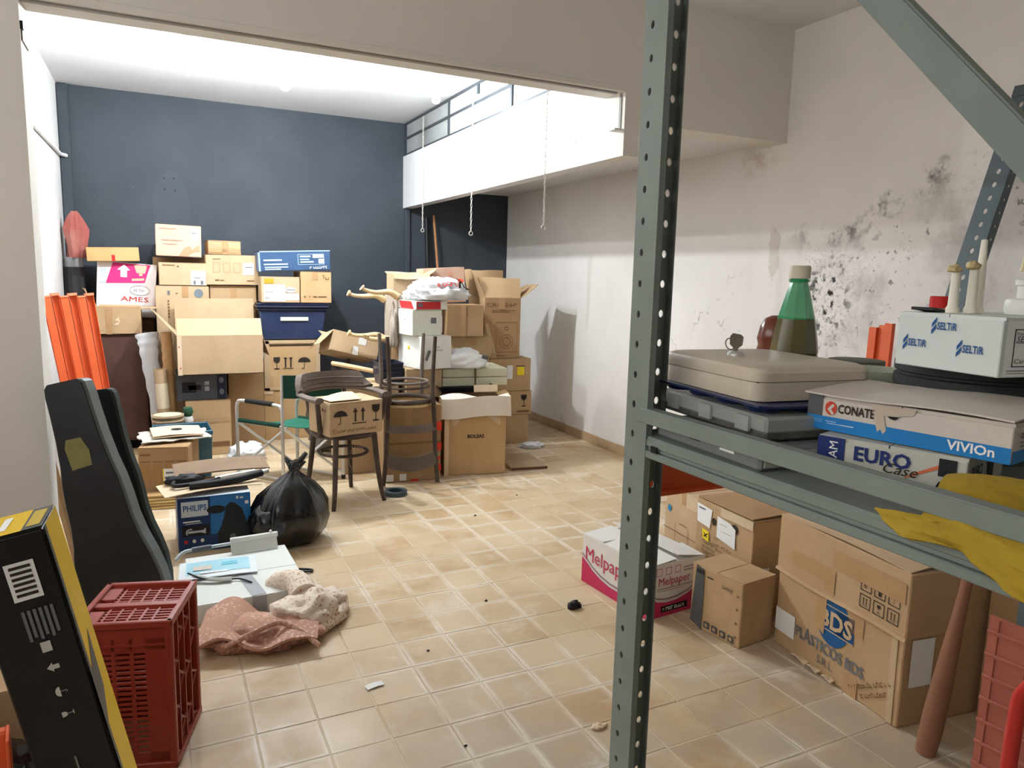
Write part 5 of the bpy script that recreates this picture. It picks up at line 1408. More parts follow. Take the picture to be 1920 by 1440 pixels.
# ================================================================== right: cartons on the floor beyond the rack
G_FR = 'cartons on the floor beyond the steel rack'
MELW = pm('white_worn_card', (222, 218, 212), rough=.65, var=.05, scale=4, dust=.2, dcol=(196, 186, 172))
MELP = pm('raspberry_print', (190, 48, 88), rough=.6, var=.1, scale=20)
MELG = pm('grey_rose_print', (150, 120, 120), rough=.6)
t = carton('melpaper_carton', 'white and raspberry carton printed Melpaper on the floor behind the steel post', (2.06, 2.755), 0, (.335, .495, .245), 5, MELW, top='open',
           flaps=[('b', .16, -88, 0, .004), ('f', .155, -87, .0, .004), ('l', .163, -86, 0, .006), ('r', .163, -80, 0, .008)])
def swoosh(a0, a1, n=12, lo=True):
    pts = [(k / n, a0 + (a1 - a0) * ((1 - math.cos(k / n * PI)) / 2)) for k in range(n + 1)]
    return pts
sw = [(0, .52), (.08, .44), (.18, .33), (.30, .25), (.45, .20), (.6, .20), (.8, .24), (1, .32)]
decal(t, 'l', [[(0, 0), (1, 0)] + [(u, v) for u, v in sw[::-1]]], MELP, 'raspberry_wave')
for du, m_ in ((.05, MELG), ):
    decal(t, 'l', [[(sw[k][0], sw[k][1] + .05), (sw[k + 1][0], sw[k + 1][1] + .05), (sw[k + 1][0], sw[k + 1][1] + .085), (sw[k][0], sw[k][1] + .085)] for k in range(7)], m_, 'wave_line')
write(t, 'l', 'Melpaper', .06, .50, .10, MELP, width=.36)
sw2 = [(0, .42), (.15, .30), (.3, .26), (.5, .27), (.7, .34), (.85, .44), (1, .50)]
decal(t, 'f', [[(0, 0), (1, 0)] + sw2[::-1]], MELP, 'raspberry_wave')
decal(t, 'f', [[(sw2[k][0], sw2[k][1] + .05), (sw2[k + 1][0], sw2[k + 1][1] + .05), (sw2[k + 1][0], sw2[k + 1][1] + .08), (sw2[k][0], sw2[k][1] + .08)] for k in range(6)], MELG, 'wave_line')
write(t, 'f', 'Melpaper', .16, .60, .055, MELP, width=.19); decal(t, 'f', [R4(.14, .53, .78, .545), R4(.14, .49, .6, .50)], MELG, 'small_print')
for k in range(3): decal(t, 'f', icon('frame', .055 + .055 * k, .195, .034), MELP, 'handling_frame', frac=False)
decal(t, 'f', [R4(.60, .80, .86, .82), R4(.60, .86, .8, .88)], MELG, 'small_print'); decal(t, 'f', [R4(.22, .08, .70, .20)], BLACK, 'black_panel', off=.0035)
scribble(t, 'f', .25, .11, .13, .016, WHITE_INK, off=.0045, seed=9, on='black_panel')
# carton with a blue flower
t = carton('carton', 'cardboard carton with a small blue flower mark under the rack', (2.66, 2.98), 0, (.32, .36, .385), -4, CB_LIGHT, wob=.01, group=G_FR)
for k in range(4):
    a = k * PI / 2 + .3; decal(t, 'l', [ell(.13 + .025 * math.cos(a), .68 + .028 * math.sin(a), .024, .03, 12)], pm('flower_blue_print', (58, 142, 190), rough=.6), 'blue_petal')
decal(t, 'l', [R4(.0, .38, 1, .39), R4(.30, 0, .308, .5), R4(.62, .0, .628, .5), R4(.4, .52, .6, .53)], INK_BROWN, 'printed_line'); decal(t, 'l', [R4(.55, .80, .9, 1.0)], TAPE_CLEAR, 'tape_strip')
# carton with white labels
t = carton('carton', 'worn cardboard carton with two white papers and a yellow note under the rack', (2.48, 2.50), 0, (.30, .40, .462), -3, CB_MID, wob=.012, group=G_FR, tape=None)
decal(t, 'l', [[(.03, .75), (.27, .73), (.30, .93), (.02, .95)], ], PAPER, 'address_label'); decal(t, 'l', [[(.40, .68), (.73, .64), (.72, .84), (.62, .88), (.40, .90)]], PAPER, 'address_label')
decal(t, 'l', [R4(.05, .90, .18, .915), R4(.46, .83, .58, .834), R4(.50, .76, .66, .764)], INK_GREY, 'label_print', off=.004)
decal(t, 'l', [[(.15, .60), (.27, .585), (.26, .69), (.14, .70)]], YELLOW_INK, 'yellow_note', off=.0045); decal(t, 'l', [[(.17, .625), (.24, .67), (.25, .66), (.18, .615)], [(.18, .67), (.24, .625), (.23, .615), (.17, .66)]], INK, 'cross_mark', off=.0055)
decal(t, 'l', [ell(.34, .82, .04, .04, 12), ell(.70, .84, .06, .05, 12)], INK, 'round_mark', off=.002)
write(t, 'l', '777', .34, .635, .022, INK_BROWN, width=.035, rot=-2); scribble(t, 'l', .13, .655, .03, .016, INK_BROWN, rot=-2, seed=11)
scribble(t, 'l', .13, .605, .06, .016, INK_BROWN, rot=-2, seed=12); write(t, 'l', 'Lugar', .34, .585, .022, INK_BROWN, width=.05, rot=-2); scribble(t, 'l', .50, .575, .07, .016, INK_BROWN, rot=-2, seed=13)
scribble(t, 'l', .13, .555, .09, .016, INK_BROWN, rot=-2, seed=14); write(t, 'l', 'Buenos Aires', .40, .532, .022, INK_BROWN, width=.12, rot=-2)
write(t, 'l', 'ARGENTINA', .14, .500, .022, INK_BROWN, width=.10, rot=-2); scribble(t, 'l', .14, .455, .22, .016, INK_BROWN, rot=-2, seed=15); scribble(t, 'l', .14, .41, .29, .014, INK_BROWN, rot=-2, seed=16)
decal(t, 'l', [R4(.45, .91, 1, 1.0), R4(.5, .0, .6, .12)], TAPE_CLEAR, 'tape_strip')
MB().sheet(lambda u, v: (-.15 + .28 * v, -.19 + .38 * u, .470 + .02 * math.sin(u * 4) * v + .01 * v), 8, 5, .004).build('loose_flap', CB_DARK, t)
decal(t, 'f', [R4(.1, .32, .35, .52)], PAPER, 'paper_label')
# small box with black stripe
t = carton('carton', 'small upright carton with a black side stripe and Lenny lettering', (2.193, 2.277), 0, (.208, .278, .285), 7, CB_MID, wob=.008, group=G_FR, tape=None)
decal(t, 'l', [[(0.02, .08), (.26, .0), (.26, .96), (.10, 1.0)]], BYG, 'black_stripe'); decal(t, 'l', [R4(.11, .88, .26, .94)], INK, 'printed_line', off=.0035)
write(t, 'l', 'Lenny', .62, .80, .026, INK, width=.055)
decal(t, 'l', [R4(.32, .86, .44, .88)], INK, 'printed_line')
for k in range(4):
    M_, W_, H_ = face((.208, .278, .285), 'l'); decal(t, 'l', [R4(.30 + .16 * k, .06 - .005 * k, .41 + .16 * k, .165 - .005 * k)], BYG, 'black_icon'); decal(t, 'l', [ell(.355 + .16 * k, .115 - .005 * k, .03, .03, 10)], CB_MID, 'icon_picture', off=.0038)
decal(t, 'l', [[(.90, y), (.96, y + .02), (.9, y + .045)] for y in (.14, .35, .56, .76)], INK_BROWN, 'small_arrow')
# big PLASTICOS BDS carton in two telescoped halves
t = carton('plasticos_carton', 'big two-part cardboard carton printed PLASTICOS BDS under the rack', (2.463, 1.79), 0, (.40, .645, .345), -7.3, CB_MID, wob=.006, group=G_FR, tape=None)
BDSB = pm('bds_blue_print', (30, 84, 136), rough=.6, var=.12, scale=30)
decal(t, 'l', [ell(.50, .69, .135, .29, 28)[:24] + []], BDSB, 'blue_disc') if False else decal(t, 'l', [ell(.50, .69, .135, .29, 28)], BDSB, 'blue_disc'); decal(t, 'l', [R4(.52, .56, .665, .84)], BDSB, 'blue_band'); decal(t, 'l', [R4(.37, .555, .665, .567), R4(.38, .84, .64, .852)], CB_LIGHT, 'disc_line', off=.0035)
decal(t, 'l', [[(.36, .99), (.36, .55), (.44, .48), (.445, .99)]], TAPE, 'tape_strip', off=.0052)
write(t, 'l', 'BDS', .40, .60, .095, CB_LIGHT, width=.165, off=.0048, bold=.003, on='blue_disc')
write(t, 'l', 'PLÁSTICOS BDS', .20, .265, .062, INK_GREY, width=.36, bold=.0015); write(t, 'l', 'S.R.L.', .40, .12, .045, INK_GREY, width=.085)
scribble(t, 'l', .67, .07, .22, .017, INK_BROWN, rot=32, seed=5); scribble(t, 'l', .76, .06, .13, .017, INK_BROWN, rot=32, seed=6)
decal(t, 'l', [R4(.01, .18, .19, .46)], PAPER, 'paper_label'); decal(t, 'f', [R4(.08, .42, .33, .92)], PAPER, 'paper_label'); decal(t, 'l', [R4(.61, .68, .73, .98), R4(.62, .0, .72, .2)], TAPE, 'tape_strip')
decal(t, 'l', [[(.93, .0), (.97, .02), (.96, .95), (.92, .95)]], CB_LIGHT, 'edge_wear')
for (u_, w_) in ((.28, .05), (.40, .035), (.52, .03)):
    MB().sheet(lambda a, b, u_=u_, w_=w_: (-.203 - .022 * b, .3225 - (u_ * .645 + (a - .5) * w_ * 1.6), .010 + .006 * math.sin(a * 5) * b + .006), 5, 3, .004).build('torn_edge', CB_PALE, t)
up_ = MB().box((0, 0, .44), (.412, .657, .235)); o = up_.build('upper_half', CB_MID, t, bevel=.004)
MB().sheet(lambda u, v: (-.2065 - .005 * v, -.33 + .66 * u, .330 - .012 * v + .004 * math.sin(u * 7)), 14, 2, .003).build('overlap_edge', CB_MID, t)
t['dims'] = [.412, .657, .558]
for s in (-1, 1): MB().sheet(lambda u, v, s=s: (s * (.205 - .16 * v), -.32 + .64 * u, .560 + .02 * v + .008 * math.sin(u * 4)), 8, 3, .004).build('top_flap', CB_LIGHT, t)
decal(t, 'l', [R4(.13, .68, .46, .78), R4(.47, .80, .98, .93), R4(.42, .62, .50, .78)], TAPE, 'tape_strip', off=.0035)
for k in range(3):
    for j in range(2):
        decal(t, 'l', [[(x, y) for x, y in q] for q in icon('frame', .475 + .062 * k, .358 + .062 * j, .05)], INK, 'handling_frame', frac=False)
for (k, j, kd) in ((0, 0, 'bars'), (1, 0, 'glass'), (2, 0, 'bars'), (2, 1, 'umbrella'), (1, 1, 'arrow')):
    decal(t, 'l', icon(kd, .475 + .062 * k, .367 + .062 * j, .03), INK, 'handling_mark', frac=False)
write(t, 'l', '6', (.475 - .01) / .657, .433 / .558, .03, INK)
t = carton('carton', 'dark shadowed carton standing behind the wooden bat', (2.72, 1.22), 0, (.36, .40, .50), -4, CB_DARK, group=G_FR)
# wooden bat
t = thing('wooden_bat', 'dusty brown wooden bat leaning beside the PLASTICOS BDS carton', 'bat', (2.20, 1.37, 0))
prb = [(0, 0, .0), (.06, -.035, .62)]
pp = [Vector(prb[0]).lerp(Vector(prb[1]), k / 10) for k in range(11)]
MB().tube(pp, [.030, .034, .034, .033, .031, .028, .025, .022, .019, .017, .018], 14).build('bat', pm('dusty_red_brown_wood', (140, 96, 74), rough=.6, var=.15, scale=6), t, smooth=True)

# ------------------------------------------------------------------ trolley, mesh panel, post at the lower right
t = thing('mesh_panel', 'pink red plastic lattice panel standing under the rack', 'panel', (1.62, .70, 0), 0)
PINK = pm('faded_red_plastic', (168, 98, 82), rough=.55, var=.12, scale=5, dust=.25, dcol=(216, 150, 132))
MB().box((0, 0, .40), (.006, .40, .79)).build('sheet', PINK, t)
for k in range(15):
    z = .03 + .052 * k; MB().tube([(-.005, .20, z), (-.005, -.20, z + .02)], .005, 5).build('lattice_bar', PINK, t)
for k in range(7):
    y = .19 - .062 * k; MB().tube([(-.004, y, .01), (-.004, y - .01, .79)], .004, 5).build('lattice_bar', PINK, t)
t = thing('hand_truck', 'red tubular hand truck handle at the lower right edge', 'trolley', (1.42, .52, 0))
REDT = pm('glossy_red_tube', (190, 40, 34), rough=.25, var=.08, spec=.6)
tb(t, 'frame_tube', [(0, .205, .0), (0, .205, .40), (0, .203, .70), (0, .19, .77), (0, .15, .805), (0, .0, .81), (0, -.15, .805), (0, -.19, .77), (0, -.205, .70), (0, -.205, 0)], .014, REDT, 12, 5)
for z in (.25, .5): tb(t, 'cross_bar', [(0, -.205, z), (0, .205, z)], .010, REDT, 8)
MB().box((-.06, 0, .008), (.14, .40, .008)).build('toe_plate', REDT, t)
BLUEGREY = pm('blue_grey_steel', (84, 96, 100), rough=.5, var=.12, scale=8, spec=.45, dust=.2, dcol=(70, 80, 84))

def perf_cells(mb, M, n, pitch, width, hv, hr, th, seg=16):
    seg = 16
    """perforated strip: u along its length, v across (0..width), a round hole per pitch at v=hv"""
    for i in range(n):
        u0 = i * pitch; uc = u0 + pitch / 2
        pts = []
        for k in range(seg):
            a = 2 * PI * k / seg
            pts.append((uc + hr * 1.15 * math.cos(a), hv + hr * .85 * math.sin(a)))
        outer = []
        for k in range(seg):
            a = 2 * PI * k / seg
            c, s = math.cos(a), math.sin(a)
            q = max(abs(c), abs(s))
            x, y = c / q, s / q
            outer.append((uc + x * pitch / 2, hv + (y * (width - hv) if y > 0 else y * hv)))
        # snap corners so that neighbouring cells close
        base = len(mb.v)
        vs = []
        for z in (0, th):
            vs += [M @ Vector((p[0], p[1], z)) for p in pts] + [M @ Vector((p[0], p[1], z)) for p in outer]
        fs = []
        for k in range(seg):
            j = (k + 1) % seg
            fs.append([k, j, seg + j, seg + k]); fs.append([2 * seg + k, 3 * seg + k, 3 * seg + j, 2 * seg + j])
            fs.append([k, 2 * seg + k, 2 * seg + j, j])
            fs.append([seg + k, seg + j, 3 * seg + j, 3 * seg + k])
        mb.add(vs, fs)
    return mb

def frame(o, u, v):
    u = Vector(u).normalized(); v = Vector(v); v = (v - u * v.dot(u)).normalized(); n = u.cross(v)
    return Matrix(((u.x, v.x, n.x, o[0]), (u.y, v.y, n.y, o[1]), (u.z, v.z, n.z, o[2]), (0, 0, 0, 1)))

t = thing('perforated_post', 'blue grey perforated steel post behind the red hand truck', 'post', (1.93, .985, 0))
mb = perf_cells(MB(), frame((0, 0, 0), (0, 0, 1), (1, 0, 0)), 22, .05, .05, .025, .006, .003, 12); mb.build('front_leg', BLUEGREY, t)
mb = perf_cells(MB(), frame((.05, 0, 0), (0, 0, 1), (0, 1, 0)), 22, .05, .05, .025, .006, .003, 12); mb.build('side_leg', BLUEGREY, t)

# leaning upright against the right wall
t = thing('leaning_upright', 'blue grey perforated shelf upright leaning against the mouldy wall', 'upright', (2.79, 2.21, 0))
tpv = Vector((.71, -.089, 2.40)); L = tpv.length
Mx = frame((0, 0, 0), tpv, (0, -1, 0))
nC = int(L / .06)
mb = perf_cells(MB(), Mx, nC, L / nC, .10, .05, .011, .003, 12); mb.build('web', BLUEGREY, t)
for v_ in (0, .10):
    mb = perf_cells(MB(), Mx @ Matrix.Translation((0, v_, 0)) @ Matrix.Rotation(PI / 2, 4, 'X'), nC, L / nC, .05, .028, .006, .003, 12); mb.build('flange', BLUEGREY, t)
MB().prism([(0, -.004), (.05, -.004), (.05, .104), (0, .104)], Mx @ Matrix.Translation((L - .05, 0, -.004)), .06).build('top_cap', BLUEGREY, t)
t = thing('leaning_bar', 'dark blue grey steel bar leaning behind the boxes on the rack', 'bar', (2.95, 1.98, 0))
MB().tube([(0, 0, 0), (.58, -.36, 1.78)], .03, 4).build('bar', BLUEGREY, t)
# second bundle of orange channels
t = thing('steel_channels', 'short bundle of orange steel channels standing by the mouldy wall', 'channels', (3.16, 2.36, 0))
for k in range(5):
    x = -.03 + .016 * (k % 2); y = .10 - .042 * k
    pr2 = [(-.02, 0), (-.02, -.024), (-.017, -.024), (-.017, -.003), (.017, -.003), (.017, -.024), (.02, -.024), (.02, 0)]
    MB().prism(pr2, frame((x, y, 0), (0, 1, 0), (1, 0, 0)) if False else Matrix(((0, -1, .03, x), (-1, 0, -.03 if k > 2 else .01, y), (0, 0, 1, 0), (0, 0, 0, 1))), 1.30 + .012 * (k % 3)).build('channel', ORANGE_STEEL, t)

# ================================================================== the steel rack in the foreground
RX, RY = .70, .997        # outer corner of the near post
ZD = 1.252                # deck
t = thing('steel_rack', 'grey green slotted-angle steel rack in the foreground', 'rack', (RX, RY, 0))
rack = t
def rpost(x, y, sx, sy, n=56):
    p = bpy.data.objects.new('post', None); COL.objects.link(p); p.parent = rack
    m1 = perf_cells(MB(), frame((x, y, 0), (0, 0, 1), (0, sy, 0)), n, .049, .055, .018, .0052, .0025, 14)
    m1.build('side_leg', STEEL_GREEN, p)
    m2 = perf_cells(MB(), frame((x, y, 0), (0, 0, 1), (sx, 0, 0)), n, .049, .071, .059, .0056, .0025, 14)
    m2.build('end_leg', STEEL_GREEN, p)
    MB().box((x + sx * .0072, y + sy * .053, n * .049 / 2), (.009, .003, n * .049)).build('folded_edge', STEEL_GREEN, p)
    MB().box((x + sx * .0695, y + sy * .006, n * .049 / 2), (.003, .011, n * .049)).build('folded_edge', STEEL_GREEN, p)
    return p
rpost(0, 0, 1, -1)
rpost(0, -1.90, 1, 1)
rpost(.60, -1.90, -1, 1)
Y0, Y1 = -1.90, -.012
MB().lohi((.004, Y0, ZD - .004), (.64, Y1, ZD)).build('deck', STEEL_GREEN, rack)
lip = MB()
for (z, th, dx) in ((ZD - .004, .012, -.002), (ZD - .013, .010, .002), (ZD - .023, .012, -.003)):
    lip.lohi((.004 + dx, Y0, z - th), (.012 + dx, Y1 - .04, z))
lip.build('deck_lip', STEEL_GREEN, rack, bevel=.0015)
MB().lohi((-.002, Y1 - .075, ZD - .022), (.0, Y1 - .060, ZD - .012)).build('lip_slot', BLACK, rack)
MB().lohi((.004, Y1 - .003, ZD - .03), (.60, Y1, ZD)).build('deck_end_lip', STEEL_GREEN, rack)
ZR = 1.273
MB().lohi((-.003, Y0, ZR), (.0, Y1 - .02, ZR + .022)).build('guard_rail', STEEL_GREEN, rack, bevel=.0008)
MB().lohi((-.003, Y0, ZR + .021), (.018, Y1 - .02, ZR + .0235)).build('guard_rail_flange', STEEL_GREEN, rack, bevel=.0008)
MB().lohi((.075, .040, 1.120), (.60, .045, 1.178)).lohi((.30, .045, 1.176), (.60, .16, 1.180)).lohi((.075, .025, 1.118), (.60, .045, 1.122)).build('orange_beam', ORANGE_STEEL, rack)
# diagonal brace in the rear plane
mb = MB(); a = Vector((.50, .09, 2.14)); b = Vector((.50, -1.0, .965)); d = (b - a).normalized()
Mb = frame((a.x, a.y, a.z), d, (0, -1, 1))
mb.prism([(0, -.04), ((b - a).length, -.04), ((b - a).length, .012), (0, .012)], Mb, .003); mb.build('brace', STEEL_GREEN, rack)
MB().prism([(0, .012), ((b - a).length, .012), ((b - a).length, .016), (0, .016)], Mb @ Matrix.Translation((0, 0, -.0)), -.025).build('brace_flange', STEEL_GREEN, rack)

# ------------------------------------------------------------------ things on the rack
GREYC = pm('grey_plastic_case', (112, 116, 116), rough=.45, var=.08, scale=6, spec=.45)
t = thing('tool_case', 'flat grey plastic case at the bottom of the rack stack', 'case', (.826, .815, ZD), -3)
MB().box((0, 0, .016), (.225, .238, .031)).build('shell', GREYC, t, bevel=.004); MB().box((-.113, .02, .022), (.004, .03, .014)).build('catch', BLACK, t, bevel=.003); MB().box((-.1135, -.055, .020), (.003, .03, .012)).build('paper_tag', PAPER, t); MB().box((-.06, -.1195, .016), (.09, .003, .02)).build('paper_tag', pm('dull_paper', (170, 170, 160), rough=.8), t)
CLEARP = pm('clear_dusty_plastic', (176, 180, 176), rough=.25, var=.1, scale=9, spec=.6, alpha=.62)
t = thing('organizer_box', 'dusty transparent organizer box with small parts inside', 'organizer', (.862, .85, ZD + .033), -6)
MB().box((0, 0, .008), (.215, .268, .014)).build('base', pm('dark_small_parts', (84, 82, 76), rough=.6, var=.5, scale=60), t, bevel=.003)
MB().box((0, 0, .0225), (.222, .274, .024)).build('cover', CLEARP, t, bevel=.004)
for k in range(3): MB().box((-.113, -.09 + .09 * k, .02), (.006, .03, .022)).build('latch', CLEARP, t, bevel=.001)
for k in range(4): MB().box((0, -.1 + .065 * k, .018), (.20, .004, .02)).build('divider', CLEARP, t)
BLUET = pm('dark_blue_tray_plastic', (26, 40, 84), rough=.35, var=.1, spec=.5)
t = thing('paint_tray', 'dark blue plastic tray between the organizer and the metal box', 'tray', (.872, .868, ZD + .0685), -6)
MB().sheet(lambda u, v: ((u - .5) * .245, (v - .5) * .285, .009 + .003 * (abs(u - .5) * 2) ** 6), 10, 10, .003).build('tray', BLUET, t, smooth=True)
for k in range(4): MB().lathe([(.022, 0), (.026, .004), (.028, .008)], 16, c=(-.085, -.105 + .07 * k, 0)).build('well', BLUET, t, smooth=True)
for k in range(3): MB().lathe([(.022, 0), (.026, .004), (.028, .008)], 16, c=(-.02 + .06 * k, -.112, 0)).build('well', BLUET, t, smooth=True)
TAUPE = pm('taupe_painted_metal', (196, 184, 166), rough=.4, var=.06, scale=5, spec=.45, dust=.15, dcol=(140, 128, 112))
t = thing('cash_box', 'taupe metal cash box with a key in its lid on the rack', 'cash box', (.8775, .885, ZD + .081), -6)
def rbox(w, d, h, r, z0, top_r=.006, seg=6):
    pts = []
    for (cx, cy, a0) in ((w / 2 - r, d / 2 - r, 0), (-w / 2 + r, d / 2 - r, 90), (-w / 2 + r, -d / 2 + r, 180), (w / 2 - r, -d / 2 + r, 270)):
        for k in range(seg + 1):
            a = math.radians(a0 + 90 * k / seg); pts.append((cx + r * math.cos(a), cy + r * math.sin(a)))
    n = len(pts); vs = []
    lv = [(0, 1.0), (h - top_r, 1.0), (h - top_r * .35, 1 - top_r * .3 / w * 2), (h, 1 - top_r * 2.2 / w)]
    for (z, s) in lv: vs += [(x * s, y * s, z0 + z) for x, y in pts]
    fs = [list(range(n))[::-1], [3 * n + k for k in range(n)]]
    for i in range(3):
        for k in range(n): fs.append([i * n + k, i * n + (k + 1) % n, (i + 1) * n + (k + 1) % n, (i + 1) * n + k])
    return MB().add(vs, fs)
rbox(.212, .255, .027, .022, 0, .001).build('body', TAUPE, t, smooth=.5); rbox(.214, .257, .022, .023, .028, .010).build('lid', TAUPE, t, smooth=.5)
MB().box((0, 0, .0275), (.20, .243, .002)).build('seam', BLACK_MATT, t)
kz = .050
lk = MB().lathe([(.013, kz), (.013, kz + .003), (.009, kz + .007), (.004, kz + .007)], 18, c=(-.035, .02, 0)).build('lock', ALU, t, smooth=True)
KEYM = pm('dull_key_metal', (120, 112, 98), rough=.35, metal=.8, var=.15)
ky = bpy.data.objects.new('key', None); COL.objects.link(ky); ky.parent = t
MB().prism([(-.003, 0), (.003, 0), (.004, .006), (.010, .011), (.011, .024), (.007, .028), (-.006, .030), (-.010, .025), (-.010, .012), (-.004, .006)], frame((-.035, .02, kz + .006), (1, -.75, 0), (0, 0, 1)), .002).build('key_bow', KEYM, ky)
MB().tube([(-.042 + .009 * math.cos(k * PI / 6), .026 + .003 * math.sin(k * PI / 6), kz + .018 + .009 * math.sin(k * PI / 6)) for k in range(12)], .001, 5, closed=True).build('key_ring', KEYM, ky)
MB().tube(spline([(.03, -.1295, .012), (.045, -.130, .010), (.06, -.1295, .006)], 4), .0012, 5).build('scratch', INK, t)

# bottles
GLASS_G = pm('green_bottle_plastic', (14, 160, 96), rough=.12, var=.05, spec=.6, alpha=.72)
LIQ = pm('brown_liquid', (84, 78, 36), rough=.15, var=.25, scale=12, spec=.5)
t = thing('bottle', 'green plastic bottle with dirty white cap, half full of brown liquid', 'bottle', (1.045, .975, ZD))
MB().lathe([(.033, .186), (.021, .232), (.0155, .25), (.0155, .262)], 10).build('body', GLASS_G, t, smooth=.25)
MB().lathe([(.036, 0), (.0425, .01), (.0425, .118), (.041, .122), (.0425, .126), (.0405, .142), (.033, .186)], 10).build('filled_base', LIQ, t, smooth=.25)
MB().lathe([(.018, .252), (.018, .257)], 20).build('collar', GLASS_G, t, smooth=True); MB().lathe([(.0185, .258), (.0185, .278), (.017, .281)], 20).build('cap', pm('dirty_white_cap', (206, 196, 176), rough=.5, var=.12, scale=30), t, smooth=.5)
BROWNB = pm('brown_bottle_plastic', (110, 54, 36), rough=.2, var=.1, spec=.5)
t = thing('bottle', 'ribbed brown plastic bottle partly hidden behind the green bottle', 'bottle', (1.115, 1.085, 1.181))
MB().lathe([(.036, 0), (.038, .01)] + [(.036 + .003 * (k % 2), .03 + .012 * k) for k in range(16)] + [(.034, .235), (.026, .25), (.014, .256)], 18).build('body', BROWNB, t, smooth=True)
# tubs, jar, big black lid
TUBG = pm('sage_plastic', (166, 172, 152), rough=.5, var=.06)
t = thing('plastic_tub', 'round sage green plastic tub with thick rim behind the flat boxes', 'tub', (1.12, .865, ZD)); MB().lathe([(.045, 0), (.049, .088), (.058, .09), (.058, .106), (.051, .106), (.048, .098), (.044, .01)], 32).build('tub', TUBG, t, smooth=.6)
t = thing('plastic_tub', 'dark lidded tin behind the sage green tub', 'tin', (1.20, .965, ZD)); MB().lathe([(.046, 0), (.046, .098), (.05, .099), (.05, .108), (.044, .109)], 28).build('tin', pm('dark_olive_tin', (82, 84, 76), rough=.5), t, smooth=.6)
t = thing('plastic_jar', 'clear plastic jar carrying the big black lid', 'jar', (1.12, .685, ZD)); MB().lathe([(.095, 0), (.10, .01), (.10, .095), (.096, .099)], 32).build('jar', pm('grey_clear_jar', (120, 134, 126), rough=.15, var=.1, spec=.6, alpha=.7), t, smooth=.6)
t = thing('jar_lid', 'big round black lid below the SELTIR box', 'lid', (1.095, .665, ZD + .1005)); MB().lathe([(.110, 0), (.115, .004), (.115, .018), (.111, .020), (.111, .023), (.115, .025), (.115, .038), (.111, .0405)], 40).build('lid', pm('black_ribbed_plastic', (34, 36, 38), rough=.55, var=.15, dust=.2, dcol=(90, 92, 92)), t, smooth=.5)
# EURO case box
EURO = pm('grey_white_print_card', (188, 188, 178), rough=.5, var=.12, scale=7)
NAVYI = pm('navy_ink', (26, 44, 104), rough=.5, var=.08, scale=40)
t = carton('euro_box', 'grey product box printed EURO Case under the VIVION box', (.909, .632), ZD, (.185, .176, .0495), 19, EURO, tape=None, wob=.001)
decal(t, 'l', [R4(0, .0, .20, 1)], NAVYI, 'navy_panel', off=.0012); write(t, 'l', 'CAM', .15, .24, .016, WHITE_INK, rot=90, width=.032, off=.0018, on='navy_panel')
write(t, 'l', 'EURO', .27, .50, .025, NAVYI, width=.068, off=.0018, bold=.0008); write(t, 'l', 'Case', .48, .32, .019, INK, width=.040, off=.002, shear=.4)
decal(t, 'l', [[(.60, .22), (.68, .44), (.84, .76), (.84, .66)]], pm('orange_beam_print', (208, 110, 70), rough=.5), 'orange_ray', off=.0012)
decal(t, 'l', [R4(.83, .48, .94, .92), [(.81, .12), (.84, .34), (.90, .40), (.95, .2), (.90, .06)]], BLACK, 'camera_picture', off=.0015)
write(t, 'f', 'EURO', .08, .45, .020, INK, width=.05, off=.0018, bold=.0006); decal(t, 'f', [R4(.52, .1, .66, .85)], INK, 'camera_picture', off=.0015)
# VIVION box
VIVW = pm('cream_white_print_card', (206, 196, 186), rough=.5, var=.06, scale=7)
VIVB = pm('sky_blue_print', (30, 122, 190), rough=.45, var=.05, scale=20)
t = carton('vivion_box', 'torn white and blue product box printed VIVION with a loose lid', (.912, .618), ZD + .051, (.145, .252, .047), 10.8, VIVW, tape=None, wob=.001)
decal(t, 'l', [R4(.0, .0, 1, .40)], VIVB, 'blue_band', off=.0011); decal(t, 'f', [R4(.0, .0, 1, .32)], VIVB, 'blue_band', off=.0011)
decal(t, 'l', [R4(.0, .40, .085, 1)], BYG, 'dark_corner', off=.0011)
decal(t, 'l', [ell(.135, .66, .033, .20, 16)], pm('brick_red_logo', (200, 66, 44), rough=.5), 'round_logo', off=.0014); decal(t, 'l', [[(.115, .62), (.145, .80), (.155, .74), (.137, .63), (.155, .52), (.145, .47)]], VIVW, 'logo_arrow', off=.0018)
write(t, 'l', 'CONATE', .175, .56, .0165, INK, width=.050, off=.0016, bold=.0004); write(t, 'l', 'VIVIOn', .73, .12, .016, WHITE_INK, width=.052, off=.0018, bold=.0004, on='blue_band')
decal(t, 'l', [R4(.02, .28, .09, .29), R4(.02, .22, .09, .23), R4(.11, .26, .17, .28), R4(.12, .20, .2, .22), R4(.2, .20, .27, .23)], pm('pale_blue_print', (176, 200, 230)), 'small_print', off=.0016)
decal(t, 'l', [[(.35, .98), (.58, .98), (.565, .80), (.50, .74), (.47, .62), (.42, .70), (.44, .30), (.425, .18), (.41, .30), (.395, .22), (.37, .60)]], pm('torn_card_core', (196, 180, 164), rough=.8), 'torn_patch', off=.0016); decal(t, 'l', [[(.44, .70), (.50, .72), (.48, .62), (.455, .64)]], BLACK_MATT, 'tear_hole', off=.0022)
scribble(t, 'f', .12, .62, .03, .006, INK, off=.0018, seed=21); decal(t, 'f', [R4(.12, .5, .4, .53), R4(.12, .4, .3, .43), R4(.55, .4, .6, .44)], INK_GREY, 'small_print', off=.0016)
MB().sheet(lambda u, v: (-.080 + .16 * v, -.128 + .256 * u, .0505 + .006 * v + .002 * math.sin(u * 6)), 12, 4, .0022).build('loose_lid', VIVW, t)
